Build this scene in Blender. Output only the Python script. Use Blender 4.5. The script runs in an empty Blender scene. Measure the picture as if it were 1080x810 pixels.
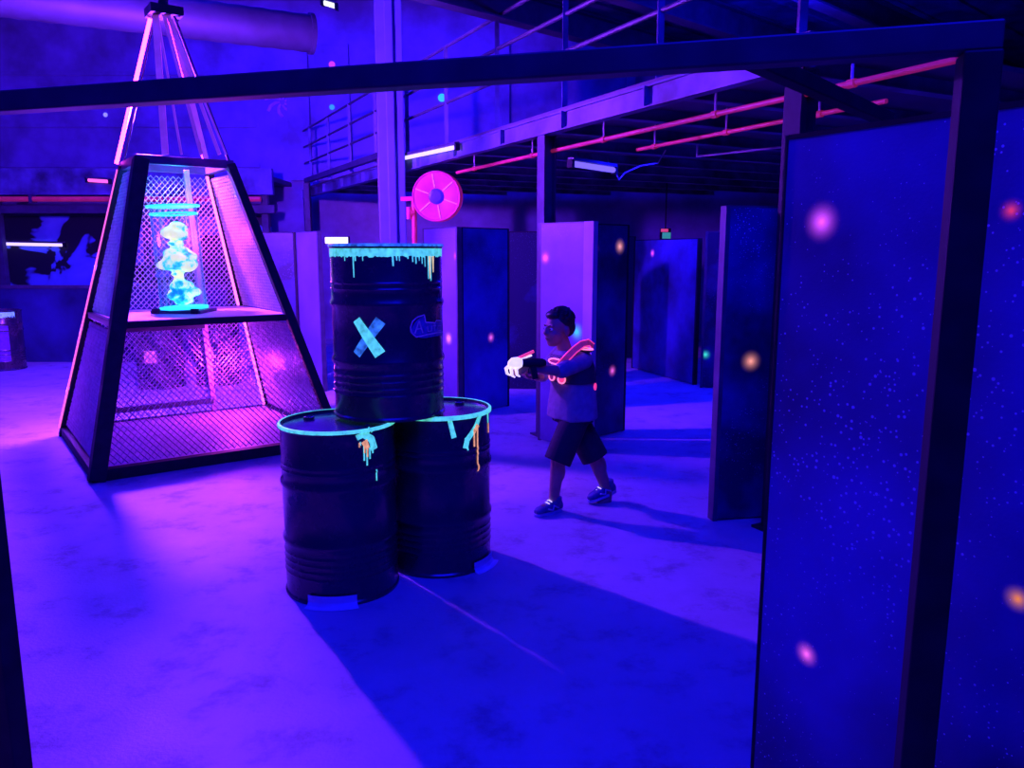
import bpy, bmesh, math, random
from mathutils import Vector as V, Matrix, noise
random.seed(7)
SC = bpy.context.scene
COL = SC.collection
PI = math.pi

# ------------------------------------------------------------------ camera
EYE, FPX, PITCH = 1.72, 830.0, math.radians(9.5)
cp, sp = math.cos(PITCH), math.sin(PITCH)
cd = bpy.data.cameras.new('camera'); cam = bpy.data.objects.new('camera', cd); COL.objects.link(cam)
cam.location = (0, 0, EYE); cam.rotation_euler = (PI/2 - PITCH, 0, 0)
cd.sensor_width = 36; cd.lens = 36*FPX/1080; cd.clip_start = .05; cd.clip_end = 100
SC.camera = cam

def ray(u, v):
    x, y = (u-540)/FPX, (405-v)/FPX
    return V((x, cp + y*sp, -sp + y*cp))
def atz(u, v, z):
    d = ray(u, v); return V((0, 0, EYE)) + d*((z-EYE)/d.z)
def aty(u, v, y):
    d = ray(u, v); return V((0, 0, EYE)) + d*(y/d.y)
def atplane(u, v, p, n):
    d = ray(u, v); o = V((0, 0, EYE)); return o + d*((V(p)-o).dot(V(n))/d.dot(V(n)))

# ------------------------------------------------------------------ materials
def nt_new(name):
    m = bpy.data.materials.new(name); m.use_nodes = True
    nt = m.node_tree; b = nt.nodes['Principled BSDF']
    return m, nt, b
def N(nt, typ, **kw):
    n = nt.nodes.new(typ)
    for k, v in kw.items():
        if k.startswith('i_'):
            key = k[2:]
            n.inputs[int(key) if key.isdigit() else key].default_value = v
        else: setattr(n, k, v)
    return n
def rgba(c): return (c[0], c[1], c[2], 1)
def ramp(nt, src, stops):
    r = N(nt, 'ShaderNodeValToRGB')
    e = r.color_ramp.elements
    while len(e) < len(stops): e.new(.5)
    for i, (p, c) in enumerate(stops):
        e[i].position = p; e[i].color = rgba(c)
    nt.links.new(src, r.inputs['Fac']); return r
def plain(name, c, rough=.5, metal=0, var=.25, scale=9, bump=0, emit=None, es=0, coat=0):
    m, nt, b = nt_new(name)
    tc = N(nt, 'ShaderNodeTexCoord')
    no = N(nt, 'ShaderNodeTexNoise', i_Scale=scale, i_Detail=5.0)
    nt.links.new(tc.outputs['Object'], no.inputs['Vector'])
    r = ramp(nt, no.outputs['Fac'], [(.3, [k*(1-var) for k in c]), (.7, [min(1, k*(1+var)) for k in c])])
    nt.links.new(r.outputs['Color'], b.inputs['Base Color'])
    b.inputs['Roughness'].default_value = rough; b.inputs['Metallic'].default_value = metal
    b.inputs['Coat Weight'].default_value = coat; b.inputs['Coat Roughness'].default_value = .15
    if emit:
        b.inputs['Emission Color'].default_value = rgba(emit); b.inputs['Emission Strength'].default_value = es
    if bump:
        bp = N(nt, 'ShaderNodeBump', i_Strength=bump, i_Distance=.01)
        nt.links.new(no.outputs['Fac'], bp.inputs['Height']); nt.links.new(bp.outputs['Normal'], b.inputs['Normal'])
    return m
def glow(name, c, s):
    m, nt, b = nt_new(name)
    b.inputs['Base Color'].default_value = rgba((min(1, c[0]), min(1, c[1]), min(1, c[2])))
    b.inputs['Emission Color'].default_value = rgba(c); b.inputs['Emission Strength'].default_value = s
    return m
def fluo(name, c, s, var=.5, scale=30):
    # ultraviolet-reactive paint: uneven brush coverage, fluoresces
    m, nt, b = nt_new(name)
    tc = N(nt, 'ShaderNodeTexCoord')
    no = N(nt, 'ShaderNodeTexNoise', i_Scale=scale, i_Detail=4.0)
    nt.links.new(tc.outputs['Object'], no.inputs['Vector'])
    r = ramp(nt, no.outputs['Fac'], [(.3, [k*(1-var) for k in c]), (.65, c)])
    nt.links.new(r.outputs['Color'], b.inputs['Base Color']); nt.links.new(r.outputs['Color'], b.inputs['Emission Color'])
    b.inputs['Emission Strength'].default_value = s
    return m

def concrete():
    m, nt, b = nt_new('concrete_floor')
    tc = N(nt, 'ShaderNodeTexCoord')
    n1 = N(nt, 'ShaderNodeTexNoise', i_Scale=.7, i_Detail=8.0, i_Roughness=.62)
    n2 = N(nt, 'ShaderNodeTexNoise', i_Scale=3.2, i_Detail=10.0, i_Roughness=.7)
    n3 = N(nt, 'ShaderNodeTexNoise', i_Scale=55.0, i_Detail=4.0)
    for n in (n1, n2, n3): nt.links.new(tc.outputs['Object'], n.inputs['Vector'])
    r1 = ramp(nt, n1.outputs['Fac'], [(.3, (.34, .34, .36)), (.7, (.52, .52, .53))])
    r2 = ramp(nt, n2.outputs['Fac'], [(.33, (.40, .40, .40)), (.48, (.9, .9, .9)), (.7, (1, 1, 1))])
    mx = N(nt, 'ShaderNodeMix', data_type='RGBA', blend_type='MULTIPLY'); mx.inputs['Factor'].default_value = .75
    nt.links.new(r1.outputs['Color'], mx.inputs['A']); nt.links.new(r2.outputs['Color'], mx.inputs['B'])
    nt.links.new(mx.outputs['Result'], b.inputs['Base Color'])
    rr = ramp(nt, n2.outputs['Fac'], [(.3, (.62,)*3), (.7, (.45,)*3)])
    nt.links.new(rr.outputs['Color'], b.inputs['Roughness'])
    b.inputs['Specular IOR Level'].default_value = .3
    bp = N(nt, 'ShaderNodeBump', i_Strength=.25, i_Distance=.01)
    nt.links.new(n3.outputs['Fac'], bp.inputs['Height']); nt.links.new(bp.outputs['Normal'], b.inputs['Normal'])
    return m

def galaxy(name, spots, base=(.015, .015, .04), cloud=(.05, .07, .42), star=1.0, seed=0, cover=.5):
    """sprayed night-sky paint: dark board, blue clouds, white flecks, fluorescent airbrushed dots (x, z, radius, colour)"""
    m, nt, b = nt_new(name)
    L = nt.links.new
    tc = N(nt, 'ShaderNodeTexCoord')
    off = N(nt, 'ShaderNodeVectorMath', operation='ADD'); off.inputs[1].default_value = (seed*3.1, seed*1.7, seed*5.3)
    L(tc.outputs['Object'], off.inputs[0])
    n1 = N(nt, 'ShaderNodeTexNoise', i_Scale=1.6, i_Detail=4.0, i_Roughness=.55); L(off.outputs[0], n1.inputs['Vector'])
    r1 = ramp(nt, n1.outputs['Fac'], [(cover-.18, base), (cover+.22, cloud)])
    vo = N(nt, 'ShaderNodeTexVoronoi', i_Scale=80.0); L(off.outputs[0], vo.inputs['Vector'])
    n2 = N(nt, 'ShaderNodeTexNoise', i_Scale=1.5, i_Detail=3.0); L(off.outputs[0], n2.inputs['Vector'])
    th = N(nt, 'ShaderNodeMapRange', i_1=.38, i_2=.68, i_3=.02, i_4=.36); L(n2.outputs['Fac'], th.inputs[0])
    sepc = N(nt, 'ShaderNodeSeparateColor'); L(vo.outputs['Color'], sepc.inputs['Color'])
    th2 = N(nt, 'ShaderNodeMath', operation='MULTIPLY'); L(th.outputs[0], th2.inputs[0]); L(sepc.outputs[0], th2.inputs[1])
    lt = N(nt, 'ShaderNodeMath', operation='LESS_THAN'); L(vo.outputs['Distance'], lt.inputs[0]); L(th2.outputs[0], lt.inputs[1])
    sm = N(nt, 'ShaderNodeMath', operation='MULTIPLY', i_1=.8*star); L(lt.outputs[0], sm.inputs[0])
    mx = N(nt, 'ShaderNodeMix', data_type='RGBA'); L(sm.outputs[0], mx.inputs['Factor']); L(r1.outputs['Color'], mx.inputs['A']); mx.inputs['B'].default_value = (.45, .5, .9, 1)
    cur = mx.outputs['Result']; em = None
    # flatten y so that the dots keep their shape over the board's thickness
    sx = N(nt, 'ShaderNodeSeparateXYZ'); L(tc.outputs['Object'], sx.inputs[0])
    cx = N(nt, 'ShaderNodeCombineXYZ'); L(sx.outputs['X'], cx.inputs['X']); L(sx.outputs['Z'], cx.inputs['Z'])
    for (x, z, r, c) in spots:
        ds = N(nt, 'ShaderNodeVectorMath', operation='DISTANCE'); L(cx.outputs[0], ds.inputs[0]); ds.inputs[1].default_value = (x, 0, z)
        mr = N(nt, 'ShaderNodeMapRange', i_1=0.0, i_2=r, i_3=1.0, i_4=0.0); L(ds.outputs['Value'], mr.inputs[0])
        pw = N(nt, 'ShaderNodeMath', operation='POWER', i_1=2.8); L(mr.outputs[0], pw.inputs[0])
        m2 = N(nt, 'ShaderNodeMix', data_type='RGBA'); L(pw.outputs[0], m2.inputs['Factor']); L(cur, m2.inputs['A']); m2.inputs['B'].default_value = rgba(c)
        cur = m2.outputs['Result']
        m3 = N(nt, 'ShaderNodeMix', data_type='RGBA'); L(pw.outputs[0], m3.inputs['Factor']); m3.inputs['B'].default_value = rgba(c)
        if em: L(em, m3.inputs['A'])
        else: m3.inputs['A'].default_value = (0, 0, 0, 1)
        em = m3.outputs['Result']
    L(cur, b.inputs['Base Color'])
    if em:
        L(em, b.inputs['Emission Color']); b.inputs['Emission Strength'].default_value = 1.25
    b.inputs['Roughness'].default_value = .42
    nb = N(nt, 'ShaderNodeTexNoise', i_Scale=160.0, i_Detail=2.0); L(tc.outputs['Object'], nb.inputs['Vector'])
    bp = N(nt, 'ShaderNodeBump', i_Strength=.15, i_Distance=.004)
    L(nb.outputs['Fac'], bp.inputs['Height']); L(bp.outputs['Normal'], b.inputs['Normal'])
    return m

def glass_mat():
    m, nt, b = nt_new('clear_glass')
    out = nt.nodes['Material Output']
    L = nt.links.new
    gl = N(nt, 'ShaderNodeBsdfGlossy'); gl.inputs['Roughness'].default_value = .08
    tr = N(nt, 'ShaderNodeBsdfTransparent'); df = N(nt, 'ShaderNodeBsdfTranslucent'); df.inputs['Color'].default_value = (.45, .75, .9, 1)
    lw = N(nt, 'ShaderNodeLayerWeight', i_Blend=.5)
    tint = ramp(nt, lw.outputs['Facing'], [(.35, (.86, .94, 1)), (.95, (.35, .62, .95))]); L(tint.outputs['Color'], tr.inputs['Color'])
    tc = N(nt, 'ShaderNodeTexCoord'); mp = N(nt, 'ShaderNodeMapping'); mp.inputs['Scale'].default_value = (45, 45, 1.5); L(tc.outputs['Object'], mp.inputs['Vector'])
    no = N(nt, 'ShaderNodeTexNoise', i_Scale=1.0, i_Detail=2.0); L(mp.outputs[0], no.inputs['Vector'])
    run = ramp(nt, no.outputs['Fac'], [(.5, (.03,)*3), (.68, (.3,)*3)])          # runs of condensation
    edge_ = ramp(nt, lw.outputs['Facing'], [(.72, (0, 0, 0)), (.97, (.7,)*3)])
    ad = N(nt, 'ShaderNodeMath', operation='MAXIMUM'); L(run.outputs['Color'], ad.inputs[0]); L(edge_.outputs['Color'], ad.inputs[1])
    m1 = N(nt, 'ShaderNodeMixShader'); L(ad.outputs[0], m1.inputs[0]); L(tr.outputs[0], m1.inputs[1]); L(df.outputs[0], m1.inputs[2])
    m2 = N(nt, 'ShaderNodeMixShader'); m2.inputs[0].default_value = .06; L(m1.outputs[0], m2.inputs[1]); L(gl.outputs[0], m2.inputs[2]); L(m2.outputs[0], out.inputs['Surface'])
    nt.nodes.remove(b)
    return m

MAT = dict(
    floor=concrete(),
    gatebar=plain('lit_gate_paint', (.028, .026, .05), .5, 0, .3, 10),  # lighter than the posts: light on the crossbar's underside put into the colour
    paletrim=plain('pale_edge_board', (.34, .32, .42), .6, 0, .12, 4),
    black=plain('black_painted_steel', (.012, .012, .02), .45, 0, .3, 14),
    steel=plain('dark_blue_steel', (.05, .05, .085), .45, 0, .3, 8, .1),
    beam=plain('weathered_beam_paint', (.08, .10, .22), .55, 0, .7, 3.0, .1),
    column=plain('painted_concrete_column', (.08, .12, .36), .6, 0, .12, 4),
    galv=plain('galvanised_sheet', (.03, .03, .06), .6, .1, .35, 3, .3),
    mesh=plain('bare_expanded_metal', (.55, .5, .58), .38, .35, .2, 20),
    tray=plain('pale_shelf_board', (.50, .42, .50), .55, 0, .15, 10, .1),
    wall=plain('dark_hall_wall', (.05, .05, .09), .7, 0, .4, 1.4),
    ceil=plain('dark_ceiling_sheet', (.03, .03, .05), .7, 0, .3, 1.2),
    deck=plain('dark_deck_soffit', (.06, .06, .09), .6, 0, .3, 2),
    red=fluo('red_reel_enamel', (.55, .015, .20), .33, .15, 8),
    redpipe=fluo('red_pipe_paint', (.55, .02, .10), .30, .25, 6),
    drum=None, lid=plain('wet_drum_lid', (.06, .05, .09), .2, 0, .5, 6, .15, coat=.5),
    cable=plain('pale_cable_sheath', (.55, .5, .6), .5),
    skin=plain('warm_brown_skin', (.36, .19, .13), .5, 0, .12, 14),
    hair=plain('black_hair', (.006, .006, .008), .5, 0, .3, 60, .6),
    shirt=plain('grey_cotton', (.22, .20, .25), .85, 0, .15, 25, .3),
    shorts=plain('black_cotton', (.012, .012, .02), .85, 0, .2, 25, .3),
    vest=plain('black_nylon', (.02, .02, .035), .6, 0, .2, 25, .2),
    shoe=plain('navy_shoe_fabric', (.05, .07, .20), .6, 0, .3, 40, .3),
    sole=plain('pale_rubber', (.35, .38, .55), .6),
    white=plain('white_of_eye', (.8, .8, .8), .3, 0, .02), iris=plain('dark_iris', (.01, .008, .006), .2, 0, .1),
    lip=plain('lip_skin', (.30, .12, .10), .45, 0, .1),
    glass=glass_mat(),
    tape=plain('white_paper_tape', (.62, .62, .68), .7, 0, .1, 12, .2),
    cyan=fluo('cyan_fluorescent_paint', (.13, .88, .60), .85, .5, 45),
    cyanthin=fluo('thin_cyan_brush_paint', (.10, .55, .85), .40, .8, 28),
    orange=fluo('orange_fluorescent_paint', (.98, .42, .14), .95, .5, 60),
    yellow=fluo('yellow_fluorescent_paint', (.95, .72, .25), .9, .3, 60),
    pinkpaint=fluo('pink_fluorescent_paint', (.95, .22, .35), .55, .5, 30),
    violetpaint=fluo('violet_sticker_ink', (.10, .03, .50), .20, .4, 30), sticker=fluo('blue_sticker_ink', (.01, .006, .33), .20, .5, 40),
    neon=glow('pink_neon_tube', (1.0, .055, .85), 1),  # strength set below
    led=glow('pink_led_strip', (1.0, .13, .45), 1.2), ledin=glow('inner_led_strip', (1.0, .16, .75), 2.2),
    rope=fluo('pink_lacquered_strip', (.62, .10, .55), .22, .3, 5),
    uv=glow('violet_uv_tube', (.62, .50, 1.0), 1.5), uvdim=glow('dim_violet_uv_tube', (.24, .16, 1.0), 1.0),
    ring=glow('cyan_light_ring', (.03, .75, 1.0), 1.3),
    goo=None,
    strap=fluo('magenta_strap_webbing', (.42, .02, .16), .35, .3, 40),
    gunwhite=fluo('white_glowing_shell', (1.0, .84, .96), .9, .18, 40),
    gunred=glow('red_glowing_fin', (1.0, .06, .16), .7),
    vestpink=glow('pink_vest_light', (1.0, .045, .22), 1.0), vestpale=glow('pale_pink_vest_light', (1.0, .22, .42), 1.1),
    lampwhite=glow('white_lamp_face', (.95, 1.0, .85), 1.2), exitgreen=glow('green_sign_face', (.04, .30, .22), .8), exitred=glow('red_sign_bar', (.7, .06, .14), .8),
)
def drum_mat():
    m, nt, b = nt_new('scuffed_black_drum_paint'); L = nt.links.new
    tc = N(nt, 'ShaderNodeTexCoord')
    n1 = N(nt, 'ShaderNodeTexNoise', i_Scale=4.0, i_Detail=8.0, i_Roughness=.7); L(tc.outputs['Object'], n1.inputs['Vector'])
    r = ramp(nt, n1.outputs['Fac'], [(.45, (.018, .018, .034)), (.62, (.045, .032, .036)), (.74, (.30, .13, .07))])
    L(r.outputs['Color'], b.inputs['Base Color'])
    rr = ramp(nt, n1.outputs['Fac'], [(.3, (.16,)*3), (.7, (.34,)*3)]); L(rr.outputs['Color'], b.inputs['Roughness'])
    b.inputs['Coat Weight'].default_value = .4; b.inputs['Coat Roughness'].default_value = .2
    n2 = N(nt, 'ShaderNodeTexNoise', i_Scale=9.0, i_Detail=3.0); L(tc.outputs['Object'], n2.inputs['Vector'])
    bp = N(nt, 'ShaderNodeBump', i_Strength=.12, i_Distance=.02); L(n2.outputs['Fac'], bp.inputs['Height']); L(bp.outputs['Normal'], b.inputs['Normal'])
    return m
MAT['drum'] = drum_mat()
for k in ('black', 'ceil'):
    bs = MAT[k].node_tree.nodes['Principled BSDF']; bs.inputs['Specular IOR Level'].default_value = .22; bs.inputs['Roughness'].default_value = .62
def goo_mat():
    m, nt, b = nt_new('glowing_specimen'); L = nt.links.new
    tc = N(nt, 'ShaderNodeTexCoord')
    n1 = N(nt, 'ShaderNodeTexNoise', i_Scale=7.0, i_Detail=5.0, i_Roughness=.6); L(tc.outputs['Object'], n1.inputs['Vector'])
    r = ramp(nt, n1.outputs['Fac'], [(.38, (.0, .22, .6)), (.46, (.04, .7, .8)), (.50, (.5, .92, .45)), (.54, (.95, .88, .36))])
    L(r.outputs['Color'], b.inputs['Base Color']); L(r.outputs['Color'], b.inputs['Emission Color']); b.inputs['Emission Strength'].default_value = .95
    return m
MAT['goo'] = goo_mat()

# ------------------------------------------------------------------ mesh building
class MB:
    def __init__(s): s.bm = bmesh.new()
    def quadbox(s, c, ax, ay, az):
        """box with centre c and half-axis vectors"""
        c = V(c); vs = []
        for k in (-1, 1):
            for j in (-1, 1):
                for i in (-1, 1): vs.append(s.bm.verts.new(c + ax*i + ay*j + az*k))
        for f in ((0, 2, 3, 1), (4, 5, 7, 6), (0, 1, 5, 4), (2, 6, 7, 3), (0, 4, 6, 2), (1, 3, 7, 5)):
            s.bm.faces.new([vs[i] for i in f])
        return s
    def box(s, x0, x1, y0, y1, z0, z1):
        return s.quadbox(((x0+x1)/2, (y0+y1)/2, (z0+z1)/2), V(((x1-x0)/2, 0, 0)), V((0, (y1-y0)/2, 0)), V((0, 0, (z1-z0)/2)))
    def bar(s, p, q, w, h, up=(0, 0, 1), roll=0):
        p, q = V(p), V(q); d = (q-p).normalized(); up = V(up)
        if abs(d.dot(up)) > .98: up = V((0, 1, 0))
        x = d.cross(up).normalized(); y = x.cross(d).normalized()
        if roll:
            R = Matrix.Rotation(roll, 3, d); x, y = R @ x, R @ y
        return s.quadbox((p+q)/2, d*((q-p).length/2), x*(w/2), y*(h/2))
    def tube(s, pts, r, n=10, cap=True):
        pts = [V(p) for p in pts]; rs = r if isinstance(r, (list, tuple)) else [r]*len(pts)
        prev = None; rings = []; ref = None
        for i, p in enumerate(pts):
            a = pts[max(0, i-1)]; b = pts[min(len(pts)-1, i+1)]
            d = (b-a).normalized()
            if ref is None:
                ref = V((0, 0, 1)) if abs(d.z) < .9 else V((1, 0, 0))
            x = d.cross(ref).normalized(); y = x.cross(d).normalized(); ref = y
            ring = [s.bm.verts.new(p + (x*math.cos(2*PI*k/n) + y*math.sin(2*PI*k/n))*rs[i]) for k in range(n)]
            if prev:
                for k in range(n): s.bm.faces.new((prev[k], prev[(k+1) % n], ring[(k+1) % n], ring[k]))
            prev = ring; rings.append(ring)
        if cap:
            s.bm.faces.new(rings[0][::-1]); s.bm.faces.new(rings[-1])
        return s
    def lathe(s, prof, n=48, c=(0, 0, 0), ax=(0, 0, 1), x=(1, 0, 0)):
        ax = V(ax).normalized(); x = V(x); x = (x - ax*x.dot(ax)).normalized(); y = ax.cross(x); c = V(c)
        prev = None
        for (r, z) in prof:
            if r < 1e-6: ring = [s.bm.verts.new(c + ax*z)]
            else: ring = [s.bm.verts.new(c + ax*z + (x*math.cos(2*PI*k/n) + y*math.sin(2*PI*k/n))*r) for k in range(n)]
            if prev:
                for k in range(n):
                    k2 = (k+1) % n
                    a = [prev[k], prev[k2]] if len(prev) > 1 else [prev[0]]
                    b = [ring[k2], ring[k]] if len(ring) > 1 else [ring[0]]
                    if len(a)+len(b) > 2: s.bm.faces.new(a+b)
            prev = ring
        return s
    def ring_loft(s, rings, close=True):
        """rings: lists of points, same length"""
        prev = None; all_ = []
        for rg in rings:
            vs = [s.bm.verts.new(p) for p in rg]; n = len(vs)
            if prev:
                for k in range(n): s.bm.faces.new((prev[k], prev[(k+1) % n], vs[(k+1) % n], vs[k]))
            prev = vs; all_.append(vs)
        if close:
            s.bm.faces.new(all_[0][::-1]); s.bm.faces.new(all_[-1])
        return s
    def ball(s, c, rx, ry=None, rz=None, rot=None, seg=18):
        ry = ry or rx; rz = rz or rx
        M = Matrix.Translation(V(c)) @ ((rot.to_4x4()) if rot else Matrix.Identity(4)) @ Matrix.Diagonal((rx, ry, rz, 1))
        bmesh.ops.create_uvsphere(s.bm, u_segments=seg, v_segments=max(8, seg*2//3), radius=1, matrix=M); return s
    def ribbon(s, pts, wdir, w, nrm, t):
        """flat strip along pts; wdir(i), nrm(i) vectors; half width w(i)"""
        rows = []
        for i, p in enumerate(pts):
            a, n = wdir(i), nrm(i); ww = w(i)
            rows.append([s.bm.verts.new(V(p) + a*ww*e + n*d) for e, d in ((-1, 0), (1, 0), (1, t), (-1, t))])
        for a, b in zip(rows, rows[1:]):
            for k in range(4): s.bm.faces.new((a[k], a[(k+1) % 4], b[(k+1) % 4], b[k]))
        s.bm.faces.new(rows[0][::-1]); s.bm.faces.new(rows[-1]); return s
    def build(s, name, mat, parent=None, org=None, smooth=False, bevel=0, seg=2, remesh=0, smit=0, angle=None):
        """verts are in world space; the object gets its thing's origin (or org)"""
        bmesh.ops.recalc_face_normals(s.bm, faces=s.bm.faces)
        me = bpy.data.meshes.new(name)
        o0 = V(org) if org is not None else (parent.get('_o') and V(parent['_o']) if parent else V((0, 0, 0)))
        for v in s.bm.verts: v.co -= o0
        s.bm.to_mesh(me); s.bm.free()
        o = bpy.data.objects.new(name, me); COL.objects.link(o)
        me.materials.append(MAT[mat] if isinstance(mat, str) else mat)
        if parent: o.parent = parent
        else: o.location = o0
        o['_o'] = tuple(o0)
        if remesh:
            rm = o.modifiers.new('r', 'REMESH'); rm.mode = 'VOXEL'; rm.voxel_size = remesh; rm.use_smooth_shade = True
            if smit:
                sm = o.modifiers.new('s', 'SMOOTH'); sm.iterations = smit; sm.factor = .5
            dg = bpy.context.evaluated_depsgraph_get()
            me2 = bpy.data.meshes.new_from_object(o.evaluated_get(dg)); me2.name = name
            o.modifiers.clear(); o.data = me2
            if not me2.materials: me2.materials.append(MAT[mat] if isinstance(mat, str) else mat)
            smooth = True
        if bevel:
            bv = o.modifiers.new('bevel', 'BEVEL'); bv.width = bevel; bv.segments = seg; bv.limit_method = 'ANGLE'
        if smooth:
            o.data.polygons.foreach_set('use_smooth', [True]*len(o.data.polygons))
            if angle: o.data.set_sharp_from_angle(angle=math.radians(angle))
        return o
def thing(name, label, cat, loc, group=None):
    o = bpy.data.objects.new(name, None); COL.objects.link(o); o.location = loc; o['_o'] = tuple(V(loc)); o.empty_display_size = .1
    o['label'] = label; o['category'] = cat
    if group: o['group'] = group
    return o
def tag(o, label, cat, group=None):
    o['label'] = label; o['category'] = cat
    if group: o['group'] = group
    return o
def struct(o): o['kind'] = 'structure'; return o

# ------------------------------------------------------------------ the hall
XL, XR, YF, YB, ZC = -12.5, 11.0, -2.5, 15.8, 6.4
struct(MB().box(XL, XR, YF, YB, -.1, 0).build('floor', 'floor'))
struct(MB().box(XL, XR, YF, YB, ZC, ZC+.1).build('ceiling', 'ceil'))
wm = galaxy('hall_back_wall_paint', [], base=(.09, .085, .2), cloud=(.18, .16, .46), star=0, seed=3)
wb = struct(MB().box(XL, XR, YB, YB+.15, 0, ZC).build('wall_back', wm))
struct(MB().box(XL-.15, XL, YF, YB, 0, ZC).build('wall_left', wm))
struct(MB().box(XR, XR+.15, YF, YB, 0, ZC).build('wall_right', 'wall'))
# direction along the mezzanine edge (away from us) and across it
E0 = V((.26, 7.3, 0)); ED = V((-.461, .887, 0)).normalized(); EX = V((ED.y, -ED.x, 0))
def edge(s, off=0, z=0): return E0 + ED*s + EX*off + V((0, 0, z))

# mezzanine platform
mz = thing('mezzanine_platform', 'raised mezzanine deck on pale steel edge beam above the maze panels', 'mezzanine', edge(0, 0, 2.75))
S0, S1, DW = -3.0, 9.3, 8.5
def reach(sv):  # stays clear of the back wall
    """how far the deck runs across from the edge before a hall wall stops it"""
    p = edge(sv, .05); return min(DW, (YB-.15-p.y)/EX.y, (XR-.05-p.x)/EX.x)
ss = [S0+(S1-S0)*k/24 for k in range(25)]
poly = [edge(x, .02) for x in ss]+[edge(x, .05+reach(x)) for x in ss[::-1]]
b = MB(); b.ring_loft([[p+V((0, 0, z)) for p in poly] for z in (2.905, 2.94)]); b.build('deck', 'deck', mz)
b = MB()
c = (S0+S1)/2; h = (S1-S0)/2
b.quadbox(edge(c, .015, 2.828), ED*h, EX*.008, V((0, 0, .073)))
for z in (2.757, 2.898): b.quadbox(edge(c, .03, z), ED*h, EX*.045, V((0, 0, .007)))
for k in range(11): b.quadbox(edge(S0+.3+k*1.15, -.0, 2.828), ED*.006, EX*.035, V((0, 0, .068)))
b.build('edge_beam', 'beam', mz)
for k in range(13):
    s = S0+.4+k*.92
    rw = min(reach(s-.06), reach(s+.06))-.06; b = MB(); b.quadbox(edge(s, rw/2+.08, 2.86), ED*.03, EX*(rw/2), V((0, 0, .045))); b.quadbox(edge(s, rw/2+.08, 2.81), ED*.05, EX*(rw/2), V((0, 0, .006)))
    b.build('joist', 'beam', mz)
# railing along the edge
rl = thing('mezzanine_railing', 'thin dark steel railing standing along the mezzanine edge', 'railing', edge(0, .06, 2.94))
for s in [x*1.3-2.9 for x in range(10)]:
    MB().bar(edge(s, .06, 2.94), edge(s, .06, 4.0), .045, .045).build('railing_post', 'beam', rl)
for z in (3.4, 3.7, 4.0):
    MB().tube([edge(S0, .06, z), edge(S1, .06, z)], .02, 8).build('rail', 'steel', rl)
# posts under the edge
for s, name, w, lab in ((0.0, 'steel_post', .13, 'dark steel post rising behind the violet panel to the mezzanine beam'),
                        (-2.92, 'steel_post', .13, 'dark steel post showing above the tall speckled panel at the gate'),
                        (9.2, 'steel_post', .13, 'thin steel post at the far end of the mezzanine beam')):
    p = edge(s, .06, 0)
    m = MB()
    for e in (-1, 1): m.quadbox(p+V((0, 0, 1.374))+EX*(e*w*.43), EX*.006, ED*(w/2), V((0, 0, 1.374)))
    m.quadbox(p+V((0, 0, 1.374)), EX*(w*.43), ED*.006, V((0, 0, 1.374)))
    m.quadbox(p+V((0, 0, .008)), EX*(w*.8), ED*(w*.8), V((0, 0, .008)))
    tag(m.build(name, 'black' if s < -1 else 'steel', org=p), lab, 'post')  # black puts the shade on the post near the gate into its paint
# door-like hanging frame left of the column
fr = thing('steel_goalpost_frame', 'slim steel frame beside the concrete column under the mezzanine', 'frame', edge(4.3, -.1, 0))
MB().bar(edge(4.25, -.08, 0), edge(4.25, -.08, 2.98), .1, .1).build('upright', 'steel', fr)
MB().bar(edge(8.6, -.08, 0), edge(8.6, -.08, 2.98), .1, .1).build('upright', 'steel', fr)
MB().bar(edge(4.2, -.08, 3.02), edge(8.65, -.08, 3.02), .08, .08).build('crossbar', 'steel', fr)
# big column
pc = V((-1.51, 10.2, 0))
m = MB(); a = math.radians(8); ax = V((math.cos(a), math.sin(a), 0)); ay = V((-ax.y, ax.x, 0))
m.quadbox(pc+V((0, 0, 3.2)), ax*.165, ay*.12, V((0, 0, 3.2))); m.quadbox(pc+V((0, 0, 3.2)), ax*.05, ay*.165, V((0, 0, 3.2)))
tag(m.build('concrete_column', 'column', org=pc, bevel=.012), 'tall pale concrete column beside the red hose reel', 'column')

# roof beams over us
RD_ = V((.745, .667, 0)).normalized(); RN = V((RD_.y, -RD_.x, 0))
rb_lab = ['dark roof beam crossing high above the mezzanine railing', 'dark roof beam holding the ribbed roof sheeting', 'dark roof beam high above the panel maze entrance']
for i, (u, v) in enumerate(((600, 25), (757, 20), (905, 8))):
    c0 = atz(u, v, 4.1)+RD_*1.5; m = MB(); hl = 5.2
    for zz in (.13, -.13): m.quadbox(c0+V((0, 0, zz)), RD_*hl, RN*.075, V((0, 0, .01)))
    m.quadbox(c0, RD_*hl, RN*.008, V((0, 0, .13)))
    tag(m.build('roof_beam', 'steel', org=c0), rb_lab[i], 'beam', 'roof beams')
m = MB(); c0 = atz(757, 20, 4.28)+RD_*1.5+RN*1.9
m.quadbox(c0, RD_*5.2, RN*2.9, V((0, 0, .025)))
for k in range(14): m.quadbox(c0+RN*(-2.8+k*.42)+V((0, 0, -.035)), RD_*5.2, RN*.05, V((0, 0, .012)))
tag(m.build('roof_sheeting', 'beam', org=c0), 'ribbed roof sheeting lying on the dark roof beams', 'roof')

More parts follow.
